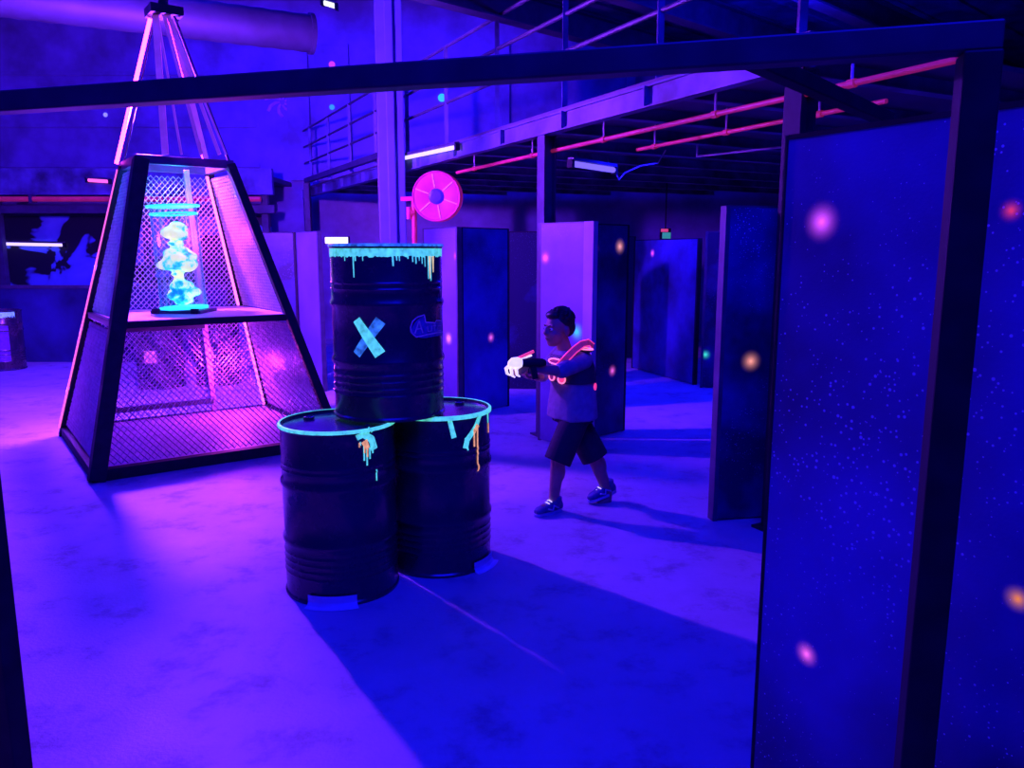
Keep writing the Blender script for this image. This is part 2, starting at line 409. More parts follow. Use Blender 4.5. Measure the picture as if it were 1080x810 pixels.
# ducts
def duct(p, q, r, label, flange=True):
    t = thing('air_duct', label, 'duct', p)
    p, q = V(p), V(q); d = q-p; n = int(d.length/.12)
    pts = []; rr = []
    for k in range(n+1):
        pts.append(p+d*(k/n)); rr.append(r*(1.0+(.035 if k % 2 else 0)))
    MB().tube(pts, rr, 20).build('duct_body', 'galv', t, smooth=True, angle=50)
    MB().lathe([(r*1.02, 0), (r*1.12, 0), (r*1.12, .05), (r*1.02, .05)], 24, q-d.normalized()*.05, d).build('end_collar', 'galv', t)
    for f in (.35, .75):
        c = p+d*f
        MB().tube([c+V((0, 0, r)), V((c.x, c.y, ZC))], .012, 6).build('hanger_rod', 'steel', t)
    return t
qd = aty(330, 36, 10.1)
duct(qd-EX*8.5, qd, .21, 'ribbed metal air duct hanging above the mesh pyramid')

# second raised platform along the back, left of the pyramid
bz = thing('back_gallery', 'low gallery with banded steel front along the back wall', 'gallery', (-8.4, 14.6, 2.6))
MB().box(-12.4, -4.3, 14.62, 15.78, 2.98, 3.06).build('deck', 'deck', bz)
MB().box(-12.4, -4.3, 14.5, 14.62, 2.74, 3.2).build('fascia', 'beam', bz)
MB().box(-12.4, -4.3, 14.56, 14.66, 2.42, 2.56).build('lower_rail', 'steel', bz)
for x in (-12.2, -9.4, -6.7, -4.5): MB().box(x-.06, x+.06, 14.64, 14.76, 0, 2.98).build('support_post', 'steel', bz)
t = thing('red_sprinkler_pipe', 'pink lit pipe running under the back gallery beside the pyramid', 'pipe', (-8, 14.45, 2.65))
MB().tube([(-12.3, 14.44, 2.66), (-4.5, 14.44, 2.66)], .045, 10).build('pipe_run', 'redpipe', t)  # red glowing paint stands in for pink light on this pipe
for x in (-11, -8.6, -6.2): MB().box(x-.03, x+.03, 14.39, 14.55, 2.6, 2.74).build('pipe_clamp', 'steel', t)

# upper wall: pilasters, pale boarding and glowing discs standing in for laser light dots
for i, (x0, x1) in enumerate(((-4.3, -3.88), (-3.75, -3.1), (-.2, -.05), (2.2, 2.35))):
    struct(MB().box(x0, x1, YB-.1, YB, 3.1, 5.6).build('trim_%d' % (i+1), wm))
for i, (z0, z1) in enumerate(((3.35, 3.43), (4.1, 4.16), (5.05, 5.12))):
    struct(MB().box(-12.4, -4.9, YB-.03, YB, z0, z1).build('trim_%d' % (i+5), wm))
for (u, v, r, mat, lab, dy) in ((466, 103, .075, ('cyanspot', (.02, .55, .7)), 'cyan laser light dot on the upper back wall near the railing', .012),
                            (350, 113, .05, ('greenspot', (.02, .30, .36)), 'faint green dot on the upper back wall on a pilaster', .112),
                            (350, 68, .06, ('pinkspot', (.55, .04, .45)), 'magenta dot high on the back wall below the air duct', .112),
                            (111, 121, .04, ('bluespot', (.3, .3, 1.0)), 'tiny pale blue dot on the wall left of the neon tube', .012)):
    p = aty(u, v, YB-dy)
    m = MB(); m.lathe([(0, 0), (r*.6, .004), (r, 0), (r, -.01)], 20, p, (0, -1, 0))
    tag(m.build('wall_light_dot', glow(mat[0], mat[1], 1), org=p), lab, 'light dot', 'dots on the back wall')
# painted splash ornament
p = aty(298, 108, YB-.01); m = MB()
for k in range(7):
    a = 2*PI*k/7+.3; pts = [p+V((math.cos(a+f*.8)*(.05+.3*f), -.01, math.sin(a+f*.8)*(.05+.22*f))) for f in (0, .33, .66, 1)]
    m.tube(pts, [.02, .028, .035, .03], 6)
tag(m.build('painted_splat', plain('violet_splat_paint', (.45, .25, .6), .6), org=p), 'violet seven-armed splat on the upper back wall', 'painted splat')

# mural and dark barrier at the far left
mu, nt, bb = nt_new('blue_splash_mural'); L = nt.links.new
tc = N(nt, 'ShaderNodeTexCoord'); no = N(nt, 'ShaderNodeTexNoise', i_Scale=1.3, i_Detail=3.0, i_Distortion=.8); L(tc.outputs['Object'], no.inputs['Vector'])
r = ramp(nt, no.outputs['Fac'], [(.50, (.008, .008, .02)), (.53, (.10, .22, .62)), (.7, (.16, .34, .8))]); L(r.outputs['Color'], bb.inputs['Base Color'])
p = V((-7.6, 15.3, 0)); m = MB().box(-12.0, -4.6, 15.28, 15.34, 0, 2.4)
tag(m.build('mural_board', mu, org=p), 'black mural board with blue splashes under the back gallery', 'mural')
p = V((-8.2, 12.4, 0))
t = thing('low_barrier_wall', 'low black barrier wall behind the drum at the far side', 'barrier', p)
MB().box(-12.3, -4.5, 12.4, 12.48, 0, 1.16).build('board', galaxy('black_barrier_paint', [], base=(.008, .012, .06), cloud=(.03, .05, .2), star=0, seed=9), t)
MB().box(-12.3, -4.5, 12.37, 12.51, 1.16, 1.21).build('top_rail', 'steel', t)

# lamps ------------------------------------------------------------
def tube_lamp(p, q, r, mat, label, drop=None, group='ultraviolet tube lamps'):
    p, q = V(p), V(q); t = thing('tube_lamp', label, 'lamp', p, group)
    d = (q-p).normalized()
    MB().tube([p+d*.02, q-d*.02], r, 10).build('tube', mat, t, smooth=True, angle=50)
    up = V((0, 0, 1)); m = MB(); m.quadbox((p+q)/2+up*(r+.018), d*((q-p).length/2), d.cross(up).normalized()*(r*1.3), up*.016); m.build('batten', 'steel', t)
    for e in (p, q): MB().quadbox(e, d*.022, d.cross(up).normalized()*(r*1.15), up*(r*1.15+.01)).build('end_cap', 'black', t)
    if drop:
        for f in (.15, .85):
            c = p+(q-p)*f+up*(r+.03); MB().tube([c, V((c.x, c.y, drop))], .006, 6).build('hanger_wire', 'steel', t)
    return t
# on the outside face of the edge beam
pA = atplane(423, 167.5, edge(0, -.05), EX); pB = atplane(482, 155, edge(0, -.05), EX)
tube_lamp(pA, pB, .022, 'uv', 'bright white-violet tube lamp on the mezzanine beam above the hose reel')
pA, pB = atz(602, 172.5, 2.62), atz(648, 179.5, 2.62)
l2 = tube_lamp(pA, pB, .03, 'uvdim', 'violet tube lamp hung under the mezzanine among red pipes', 2.75)
q = pB; e1 = atz(694, 172, 2.7)
MB().tube([q, q+V((.06, .05, -.1)), q+V((.13, .1, -.02)), q+(e1-q)*.6+V((0, 0, .0)), e1, e1+V((.1, .1, .15))], .008, 6).build('power_cable', 'cable', l2)
tube_lamp(aty(-60, 256, 15.2), aty(68, 258.5, 15.2), .03, 'uv', 'long white tube lamp low on the blue splash mural')
tube_lamp(aty(92, 190, 14.46), aty(116, 191.5, 14.46), .03, 'led', 'short red tube lamp on the back gallery beside the pyramid')
tube_lamp(aty(340, 2.5, 11), aty(355, 7, 11), .03, 'lampwhite', 'small white strip lamp high under the ceiling', ZC)
# light box behind the upper drum
p = aty(355, 253.5, 11.6)
t = thing('light_box', 'pale yellow light box on a post behind the top drum', 'light box', (p.x, p.y, 0))
MB().box(p.x-.18, p.x+.18, p.y, p.y+.08, p.z-.055, p.z+.055).build('housing', 'black', t)
MB().box(p.x-.165, p.x+.165, p.y-.012, p.y, p.z-.045, p.z+.045).build('lit_face', 'lampwhite', t)
MB().box(p.x-.03, p.x+.03, p.y+.02, p.y+.08, 0, p.z-.055).build('post', 'black', t)
# exit sign
p = aty(702, 246.5, 13.4)
t = thing('exit_sign', 'small sign glowing red and green above the far blue panel', 'sign', p)
MB().box(p.x-.09, p.x+.09, p.y, p.y+.05, p.z-.09, p.z+.09).build('housing', 'black', t)
MB().box(p.x-.08, p.x+.04, p.y-.01, p.y, p.z+.03, p.z+.08).build('red_bar', 'exitred', t)
MB().box(p.x-.055, p.x+.085, p.y-.01, p.y, p.z-.08, p.z+.02).build('green_face', 'exitgreen', t)
MB().tube([(p.x, p.y+.03, p.z+.09), (p.x, p.y+.03, 2.94)], .012, 6).build('drop_rod', 'black', t)

# red sprinkler pipes parallel to the edge
def pipe(p, q, r, label, hang):
    p, q = V(p), V(q); t = thing('red_sprinkler_pipe', label, 'pipe', p)
    MB().tube([p, q], r, 10).build('pipe_run', 'redpipe', t, smooth=True, angle=50)
    d = (q-p).normalized()
    for f in hang:
        c = p+(q-p)*f
        MB().lathe([(r, -.025), (r+.007, -.025), (r+.007, .025), (r, .025)], 14, c, d).build('coupling', 'redpipe', t)
        MB().tube([c+V((0, 0, r)), V((c.x, c.y, 2.8))], .008, 6).build('hanger_rod', 'cable', t)
pipe(atz(482, 182, 2.62), atz(1010, 63, 2.62), .017, 'long red sprinkler pipe running under the mezzanine past the post', (.08, .3, .5, .72, .9))
pipe(atz(672, 158, 2.62), atz(935, 106.5, 2.62), .015, 'shorter red sprinkler pipe under the mezzanine', (.1, .45, .8))
t = thing('conduit', 'thin pale conduit slung below the mezzanine joists', 'conduit', atz(735, 164, 2.66))
MB().tube([atz(735, 165, 2.66), atz(775, 160.5, 2.66), atz(835, 154, 2.66)], .01, 8).build('conduit_run', 'cable', t)
MB().tube([atz(735, 165, 2.66), atz(735, 165, 2.66)+V((0, 0, .12))], .01, 8).build('drop_elbow', 'cable', t)

# hose reel, facing us beside the column
hc = aty(461.5, 207.5, 9.55); ha = V((-.12, -.99, -.02)).normalized(); R = .285
t = thing('hose_reel', 'red fire hose reel mounted beside the concrete column', 'hose reel', hc)
MB().lathe([(.05, -.02), (R*.93, -.02), (R, -.012), (R+.008, 0), (R, .012), (R*.95, .006), (R*.93, .0), (.09, .0), (.05, -.02)], 48, hc+ha*.07, ha).build('front_disc', 'red', t, smooth=True, angle=40)
MB().lathe([(.05, -.02), (R*.93, -.02), (R, -.012), (R+.008, 0), (R, .012), (R*.93, .0), (.05, -.02)], 48, hc-ha*.07, ha).build('back_disc', 'red', t, smooth=True, angle=40)
hx = ha.cross(V((0, 0, 1))).normalized(); hz = hx.cross(ha)
for k in range(6):
    a = 2*PI*k/6+.35; d = hx*math.cos(a)+hz*math.sin(a)
    MB().bar(hc+ha*.074+d*.1, hc+ha*.074+d*(R*.92), .012, .012).build('spoke_rib', 'pinkpaint', t)
MB().lathe([(0, .02), (.06, .018), (.09, .008), (.09, -.02)], 24, hc+ha*.07, ha).build('hub', plain('blue_hub', (.06, .06, .4), .4), t)
m = MB()
for k in range(5):
    rr = .13+.028*k
    for w in (-.04, -.013, .013, .04):
        m.tube([hc+ha*w+(hx*math.cos(a)+hz*math.sin(a))*rr for a in [2*PI*i/40 for i in range(41)]], .0135, 6, False)
m.build('coiled_hose', 'black', t, smooth=True)
MB().bar(hc-ha*.08, V((pc.x+.15, hc.y+.42, hc.z)), .05, .05).build('wall_bracket', 'red', t)
vp = aty(436.5, 214, 9.58)
vt = thing('riser_pipe', 'red vertical riser pipe with valve beside the hose reel', 'pipe', (vp.x, vp.y, 0))
MB().tube([(vp.x, vp.y, 0), (vp.x, vp.y, vp.z+.05)], .032, 10).build('pipe_run', 'redpipe', vt, smooth=True, angle=50)
MB().tube([(vp.x, vp.y, vp.z-.12), (vp.x-.06, vp.y-.02, vp.z-.12)], .04, 10).build('valve_body', 'redpipe', vt)
MB().tube([(vp.x-.06, vp.y-.02, vp.z-.19), (vp.x-.06, vp.y-.02, vp.z-.05)], .03, 8).build('valve_wheel', 'red', vt)

# ------------------------------------------------------------------ gate frame we look through
gA, gB = V((.822, 1.46, 0)), V((-1.475, 2.12, 0)); gd = (gB-gA).normalized(); gn = V((-gd.y, gd.x, 0))
GZ = 2.115
gt = thing('gate_frame', 'dark square-tube gate frame spanning the view in front of the pyramid', 'gate', (gA+gB)/2)
MB().bar(gA+V((0, 0, 0)), gA+V((0, 0, GZ-.05)), .062, .062, up=gd).build('gate_post', 'black', gt, bevel=.004)
MB().bar(gB+V((0, 0, 0)), gB+V((0, 0, GZ-.05)), .062, .062, up=gd).build('gate_post', 'black', gt, bevel=.004)
MB().bar(gA-gd*.03+V((0, 0, GZ-.025)), gB+gd*.03+V((0, 0, GZ-.025)), .05, .05).build('crossbar', 'gatebar', gt, bevel=.004)
br0 = V((.454, 1.582, GZ-.03)); br1 = V((1.05, 2.29, GZ-.03))
MB().bar(br0, br1, .035, .035).build('brace_bar', 'black', gt, bevel=.003)
for P in (gA, gB): MB().quadbox(P+V((0, 0, .005)), gd*.07, gn*.07, V((0, 0, .005))).build('foot_plate', 'black', gt)

# ------------------------------------------------------------------ maze panels
def maze_panel(p0, p1, label, spots=(), h=1.975, t=.06, seed=0, cloud=(.05, .07, .42), base=(.007, .011, .05), star=1.0, cover=.5, edge_mat='black', ew=.03, group='maze panels'):
    p0, p1 = V((p0[0], p0[1], 0)), V((p1[0], p1[1], 0)); d = (p1-p0); w = d.length; d.normalize()
    n = V((-d.y, d.x, 0))
    if n.dot(p0) < 0: n = -n           # away from the eye
    c = (p0+p1)/2+n*(t/2)
    e = thing('maze_panel', label, 'partition panel', (c.x, c.y, 0), group)
    loc = []
    for (u, v, r, col) in spots:
        q = atplane(u, v, p0, n); q = q-V((c.x, c.y, 0)); loc.append((q.dot(d), q.z, r*.85, col))
    e0, e1 = ew if isinstance(ew, tuple) else (ew, ew); em0, em1 = edge_mat if isinstance(edge_mat, tuple) else (edge_mat, edge_mat)
    m = MB(); m.quadbox(((e0-e1)/2, 0, h/2), V((w/2-(e0+e1)/2, 0, 0)), V((0, t/2-.002, 0)), V((0, 0, h/2-.012)))
    ang = math.atan2(d.y, d.x)
    if n.dot(V((-math.sin(ang), math.cos(ang), 0))) < 0: pass
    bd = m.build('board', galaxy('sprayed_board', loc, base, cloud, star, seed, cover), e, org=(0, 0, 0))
    bd.rotation_euler.z = ang
    for sx, ee, emm in ((-1, e0, em0), (1, e1, em1)):
        mm = MB(); mm.quadbox((sx*(w/2-ee/2), 0, h/2), V((ee/2, 0, 0)), V((0, t/2, 0)), V((0, 0, h/2)))
        o = mm.build('edge_strip', emm, e, org=(0, 0, 0), bevel=.003); o.rotation_euler.z = ang
    mm = MB(); mm.quadbox(((e0-e1)/2, 0, h-.006), V((w/2-(e0+e1)/2, 0, 0)), V((0, t/2, 0)), V((0, 0, .006))); o = mm.build('top_strip', em0, e, org=(0, 0, 0)); o.rotation_euler.z = ang
    return e
MG, OR, PK, CY, RD, GR = (.95, .10, .85), (1.0, .33, .16), (.95, .12, .55), (.02, .62, .95), (.65, .03, .08), (.05, .75, .35)
dA = V((.537, -.844, 0))
maze_panel((.662, 1.985), (.662+.537*1.22, 1.985-.844*1.22), 'tall speckled panel behind the gate post with magenta dots high and low',
           [(866, 234, .07, MG), (850, 690, .05, PK), (1066, 222, .034, RD), (1073, 632, .042, (.75, .2, .02))], seed=1, h=2.0, cloud=(.07, .09, .48), cover=.46, edge_mat='black', ew=.012, star=1.2)
maze_panel((1.30, 4.88), (2.49, 5.11), 'dark panel with a single orange ringed dot and pale edge strip', [(792, 381, .1, OR)], seed=2, h=2.0, t=.08, edge_mat='steel', cover=.6)
maze_panel((.238, 7.13), (.675, 6.64), 'violet lit panel directly behind the boy with a cyan dot', [(575, 272, .1, PK), (608, 350, .13, CY)], seed=3, base=(.10, .09, .24), cloud=(.2, .18, .55), star=.4, edge_mat=('steel', 'paletrim'), ew=(.03, .11))  # paler violet board colours stand in for pyramid light on this face
maze_panel((.76, 7.18), (1.105, 7.52), 'dark blue panel joining behind the boy with orange dot near its top', [(654, 260, .11, (1, .35, .3)), (629, 262, .06, MG), (646, 391, .09, PK)], seed=4, cover=.55, star=.5)
maze_panel((-.52, 8.17), (-.03, 8.77), 'blue panel behind the drums with one pink dot at mid height', [(518, 356, .09, PK)], seed=5, cover=.47, star=.4)
maze_panel((-.97, 8.68), (-.56, 8.13), 'violet lit panel beside the top drum with two pink dots', [(481, 270, .09, PK), (473, 357, .12, (1, .3, .45))], seed=6, base=(.10, .09, .22), cloud=(.20, .18, .5), star=.3, edge_mat='steel')  # the pyramid's light on this side face is put into paler colours
maze_panel((-.06, 9.9), (.62, 9.85), 'plain dark panel in the gap between blue and violet panels', [], seed=7, cover=.75, star=.2)
maze_panel((1.80, 11.75), (2.38, 10.2), 'blue panel at the corridor end below the exit sign', [(688, 267, .1, MG)], seed=8, h=1.9, cover=.5, star=.3)
maze_panel((2.42, 10.0), (3.1, 9.75), 'narrow dark panel with a green dot at the corridor corner', [(744, 374, .1, GR), (739, 262, .1, (.9, .3, .6))], seed=9, cover=.72, star=.3, edge_mat='steel')
maze_panel((-3.35, 10.25), (-2.78, 10.25), 'dark blue panel standing just right of the pyramid', [], seed=10, cover=.6, star=.2)
maze_panel((-2.76, 10.2), (-2.36, 9.7), 'violet lit panel half hidden behind the top drum', [], seed=11, base=(.10, .09, .22), cloud=(.18, .16, .45), star=.2, edge_mat='steel')  # violet base and clouds paint in the light from the pyramid
maze_panel((.9, 12.6), (2.0, 12.9), 'black panel closing the far corridor between blue panels', [], seed=12, cover=.8, star=.1)

# ------------------------------------------------------------------ drums
DR, DH = .285, .88
DPROF = []
def drum(loc, label, rot=0, group='stacked oil drums'):
    t = thing('oil_drum', label, 'drum', loc, group); c = V(loc)
    r = DR
    prof = [(0, .012), (r-.012, .012), (r-.004, 0), (r+.006, .002), (r+.007, .014), (r, .022)]
    for z in (.13, .165, .20, .235): prof += [(r, z-.009), (r+.004, z), (r, z+.009)]
    for hz in (.295, .585):
        prof += [(r, hz-.022), (r+.008, hz-.009), (r+.009, hz), (r+.008, hz+.009), (r, hz+.022)]
    for z in (.66, .69): prof += [(r, z-.009), (r+.004, z), (r, z+.009)]
    prof += [(r, DH-.024), (r+.007, DH-.016), (r+.008, DH-.006), (r+.004, DH), (r-.004, DH-.002), (r-.008, DH-.016)]
    DPROF[:] = [(z, q) for q, z in prof[5:-2]]
    m = MB().lathe(prof, 72, c)
    m.build('shell', 'drum', t, smooth=True, angle=35)
    m = MB().lathe([(r-.006, DH-.03), (r-.009, DH-.016), (r-.03, DH-.018), (r-.06, DH-.021), (r*.5, DH-.018), (0, DH-.018)], 64, c); m.build('lid', 'lid', t, smooth=True, angle=35)
    for a, rr, dd in ((rot, .028, .2), (rot+PI, .016, .2)):
        MB().lathe([(rr, DH-.02), (rr, DH-.006), (rr*.7, DH-.004), (rr*.6, DH-.009), (0, DH-.009)], 16, c+V((math.cos(a)*dd, math.sin(a)*dd, 0))).build('bung', 'drum', t)
    return t
CYL_OFF = .0012
def cyl_pt(c, th, z, off=CYL_OFF, r=DR):
    # follow the hoops and corrugations of the shell
    rr = r
    for (za, ra), (zb, rb) in zip(DPROF, DPROF[1:]):
        if za <= z <= zb and zb > za: rr = ra+(rb-ra)*(z-za)/(zb-za); break
    else:
        if z > DH-.03: rr = r+.0085
    return V((c[0]+math.cos(th)*(rr+off), c[1]+math.sin(th)*(rr+off), c[2]+z))
def paint_poly(m, c, cells):
    for (t0, t1, zb0, zb1, zt0, zt1) in cells:
        rows = 24; prev = None
        for k in range(rows+1):
            f = k/rows
            a = m.bm.verts.new(cyl_pt(c, t0, zb0+(zt0-zb0)*f)); b = m.bm.verts.new(cyl_pt(c, t1, zb1+(zt1-zb1)*f))
            if prev: m.bm.faces.new((prev[0], prev[1], b, a))
            prev = (a, b)
def stroke(m, c, pts, w, off=CYL_OFF):
    """brush stroke over the shell; pts (theta, z), w half width in metres (value or list)"""
    n = 40; P = []
    L_ = len(pts)-1
    for k in range(n+1):
        f = k/n*L_; i = min(int(f), L_-1); g = f-i
        P.append((pts[i][0]*(1-g)+pts[i+1][0]*g, pts[i][1]*(1-g)+pts[i+1][1]*g))
    prev = None
    for k, (th, z) in enumerate(P):
        a, b = P[max(0, k-1)], P[min(n, k+1)]
        ds, dz = (b[0]-a[0])*DR, b[1]-a[1]; l = math.hypot(ds, dz) or 1
        ww = w if not isinstance(w, (list, tuple)) else w[0]+(w[1]-w[0])*k/n
        nx, nz = -dz/l*ww, ds/l*ww
        row = [m.bm.verts.new(cyl_pt(c, th+nx*e/DR, z+nz*e, off)) for e in (-1, -.33, .33, 1)]
        if prev:
            for q in range(3): m.bm.faces.new((prev[q], prev[q+1], row[q+1], row[q]))
        prev = row
def rim_band(c, th0, th1, ztop, zlow, name, t, mat, drips=(), seed=0, jag=.005):
    m = MB(); n = max(8, int((th1-th0)/.035)); rnd = random.Random(seed)
    zs = [zlow+rnd.uniform(-jag, jag) for _ in range(n+1)]
    cells = [(th0+(th1-th0)*k/n, th0+(th1-th0)*(k+1)/n, zs[k], zs[k+1], ztop, ztop) for k in range(n)]
    paint_poly(m, c, cells)
    for (th, ln, w) in drips: stroke(m, c, [(th, zlow+.005), (th+.004, zlow-ln)], [w, w*.8])
    o = m.build(name, mat, t)
    return o
def th_at(c, u, v, ztop=True):
    """theta and z on a drum's shell under a picture point"""
    d = ray(u, v); o = V((0, 0, EYE)); ox, oy = o.x-c[0], o.y-c[1]
    A = d.x**2+d.y**2; B = 2*(ox*d.x+oy*d.y); C = ox*ox+oy*oy-(DR+.002)**2
    disc = B*B-4*A*C; s = (-B-math.sqrt(max(0, disc)))/(2*A); p = o+d*s
    return math.atan2(p.y-c[1], p.x-c[0]), p.z-c[2]
cL, cR, cT = (-.889, 3.92, 0), (-.409, 4.264, 0), (-.65, 4.12, DH+.001)
dl = drum(cL, 'black oil drum on the floor nearest to us, paint splash by its rim', 2.6)
dr = drum(cR, 'black oil drum on the floor with cyan rim and branching orange drip', 1.0)
dt = drum(cT, 'black oil drum on top of the stack with a cyan cross', 4)
for o in (dl, dr, dt): o['group'] = 'oil drums in the stack'
# top drum paint
thl, _ = th_at(cT, 349, 262); thr, _ = th_at(cT, 463, 262)
if thl > 0: thl -= 2*PI
drips = []
for u, ln, w in ((372, .1, .004), (374, .02, .005), (363, .02, .004), (382, .02, .003), (414, .045, .005), (418, .018, .004), (421, .02, .003), (430, .01, .004), (435, .025, .004), (438.5, .035, .004), (442, .02, .004), (445, .035, .003), (448, .05, .004), (451.5, .11, .004), (454, .12, .006)):
    drips.append((th_at(cT, u, 264)[0], ln, w))
rim_band(cT, thl-.35, thr+.5, DH-.022, DH-.062, 'rim_paint', dt, 'cyan', drips, 3)
MB().lathe([(DR-.006, DH-.002), (DR-.004, DH+.0018), (DR+.004, DH+.0018), (DR+.0095, DH-.005), (DR+.0088, DH-.012)], 72, cT).build('rim_tint', 'cyanthin', dt, smooth=True)
for u, l in ((453, .11), (456.5, .08)):
    m = MB(); th = th_at(cT, u, 264)[0]; stroke(m, cT, [(th, DH-.06), (th+.006, DH-.06-l)], [.009, .003], .0018); m.build('orange_drip', 'yellow', dt)
x1, x2, x3, x4 = [th_at(cT, *p) for p in ((376, 337), (401, 374), (401.5, 338), (376, 374))]
m = MB(); stroke(m, cT, [x1, x2], [.022, .03], .0026); m.build('cross_stroke', 'cyan', dt)
m = MB(); stroke(m, cT, [x3, x4], [.028, .022], .0016); m.build('cross_stroke', 'cyanthin', dt)
# violet badge: disc with a peaked top and lettering
bcx = th_at(cT, 443, 343.5)
m = MB(); prev = None
K = 24
top = []; bot = []
for k in range(K+1):
    f = k/K; u = 432.5+f*38
    if f < .42:
        g = f/.42; hi = 351-17.5*math.sin(min(1, g*1.0)*PI/2)**.7; lo = 349+7.5*math.sin(min(1, g*1.3)*PI/2)
    else:
        hi = 341-2.2*((f-.42)/.58); lo = 356.5-3.5*(f-.42)/.58
    top.append(th_at(cT, min(u, 468.5), hi)); bot.append(th_at(cT, min(u, 468.5), lo))
for k in range(K+1):
    row = [m.bm.verts.new(cyl_pt(cT, top[k][0], top[k][1]*(1-f)+bot[k][1]*f, .0012)) for f in (0, .25, .5, .75, 1)]
    if prev:
        for q in range(4): m.bm.faces.new((prev[q], prev[q+1], row[q+1], row[q]))
    prev = row
st = m.build('badge', 'sticker', dt)
m = MB()
def pstroke(pts, w=.0035): stroke(m, cT, [th_at(cT, *p) for p in pts], w, .0024)
pstroke([(432.8, 346), (435, 339), (440, 334.5), (447.5, 332)]); pstroke([(447.5, 332), (449, 340), (459, 340.5), (460, 338), (466, 338.5)])
pstroke([(432.8, 346), (434, 351), (439, 355.5)]); pstroke([(439, 355.5), (450, 353), (462, 350.5), (467, 350)])
pstroke([(437.5, 352), (442, 338.5), (446, 351.5)], .004); pstroke([(439.5, 347), (445, 346.5)], .003)           # A
pstroke([(451, 344), (451.3, 349.5), (455, 349), (455.2, 343.5)], .0028)                                       # u
pstroke([(458, 340.5), (458.3, 349)], .0028); pstroke([(456.5, 343.5), (460, 343.3)], .0025)                       # t
pstroke([(462, 343.5), (461.6, 348.5), (465, 348.4), (465.2, 343.5), (462, 343.5)], .0025)                         # o
m.build('lettering', 'violetpaint', st)
# front drum paint
MB().lathe([(DR-.004, DH+.0005), (DR-.003, DH+.0018), (DR+.004, DH+.0018), (DR+.0098, DH-.004), (DR+.0095, DH-.014)], 72, cL).build('rim_tint', 'cyan', dl, smooth=True)
m = MB(); P = lambda *q: [th_at(cL, *p) for p in q]
stroke(m, cL, P((376, 462), (383, 458), (392, 463), (395, 474)), [.014, .02], .002); m.build('paint_splash', 'cyan', dl)
for u, v0, v1 in ((380, 466, 470), (384, 470, 486), (387, 470, 491), (390, 472, 484), (393, 472, 478), (397, 495, 507), (382, 452, 460), (388, 450, 458), (391, 452, 456)):
    m = MB(); stroke(m, cL, P((u, v0), (u+.3, v1)), .0042, .0022); m.build('paint_drip', 'cyan', dl)
m = MB(); stroke(m, cL, P((384, 465), (388, 473)), [.018, .01], .0032); m.build('orange_drip', 'orange', dl)
for u, v1 in ((384.5, 478), (387.5, 482), (379, 472)):
    m = MB(); stroke(m, cL, P((u, 467), (u, v1)), .004, .0034); m.build('orange_drip', 'orange', dl)
# right drum paint
MB().lathe([(DR-.004, DH+.0005), (DR-.003, DH+.0018), (DR+.004, DH+.0018), (DR+.0098, DH-.004), (DR+.0095, DH-.02)], 72, cR).build('rim_tint', 'cyan', dr, smooth=True)
P = lambda *q: [th_at(cR, *p) for p in q]
for pts, w in ((((474, 442), (479, 462)), [.012, .014]), (((507, 436), (502, 450), (493, 464), (491, 473)), [.016, .016]), (((514.5, 434), (515, 446)), [.014, .01]), (((493, 468), (493.5, 475)), .005), (((491, 462), (491.5, 471)), .005)):
    m = MB(); stroke(m, cR, P(*pts), w); m.build('paint_splash', 'cyan', dr)
for pts, w in ((((504, 448), (500, 456)), [.014, .01]), (((503.5, 450), (503.8, 497)), .0055), (((500, 452), (500.3, 471)), .0055), (((515, 446), (515.3, 456)), .01)):
    m = MB(); stroke(m, cR, P(*pts), w, .003); m.build('orange_drip', 'orange', dr)
# paper tape sheets stuck between drum foot and floor
def foot_sheet(c, u0, u1, name, label, v):
    a0 = th_at(c, u0, v)[0]; a1 = th_at(c, u1, v)[0]; m = MB(); prev = None
    for k in range(9):
        th = a0+(a1-a0)*k/8; cc = V((c[0], c[1], 0)); d = V((math.cos(th), math.sin(th), 0))
        row = [m.bm.verts.new(cc+d*(DR+.012)+V((0, 0, .058))), m.bm.verts.new(cc+d*(DR+.013)+V((0, 0, .022))), m.bm.verts.new(cc+d*(DR+.022)+V((0, 0, .006))), m.bm.verts.new(cc+d*(DR+.05)+V((0, 0, .003)))]
        if prev:
            for q in range(3): m.bm.faces.new((prev[q], prev[q+1], row[q+1], row[q]))
        prev = row
    o = m.build(name, 'tape', org=(c[0]+math.cos((a0+a1)/2)*DR, c[1]+math.sin((a0+a1)/2)*DR, 0))
    sd = o.modifiers.new('thick', 'SOLIDIFY'); sd.thickness = .0015; sd.offset = 1
    return tag(o, label, 'sheet')
foot_sheet(cL, 326, 376, 'tape_sheet', 'white taped sheet at the foot of the nearest oil drum', 628)
foot_sheet(cR, 499, 517, 'tape_sheet', 'white taped sheet at the foot of the orange dripped drum', 588)

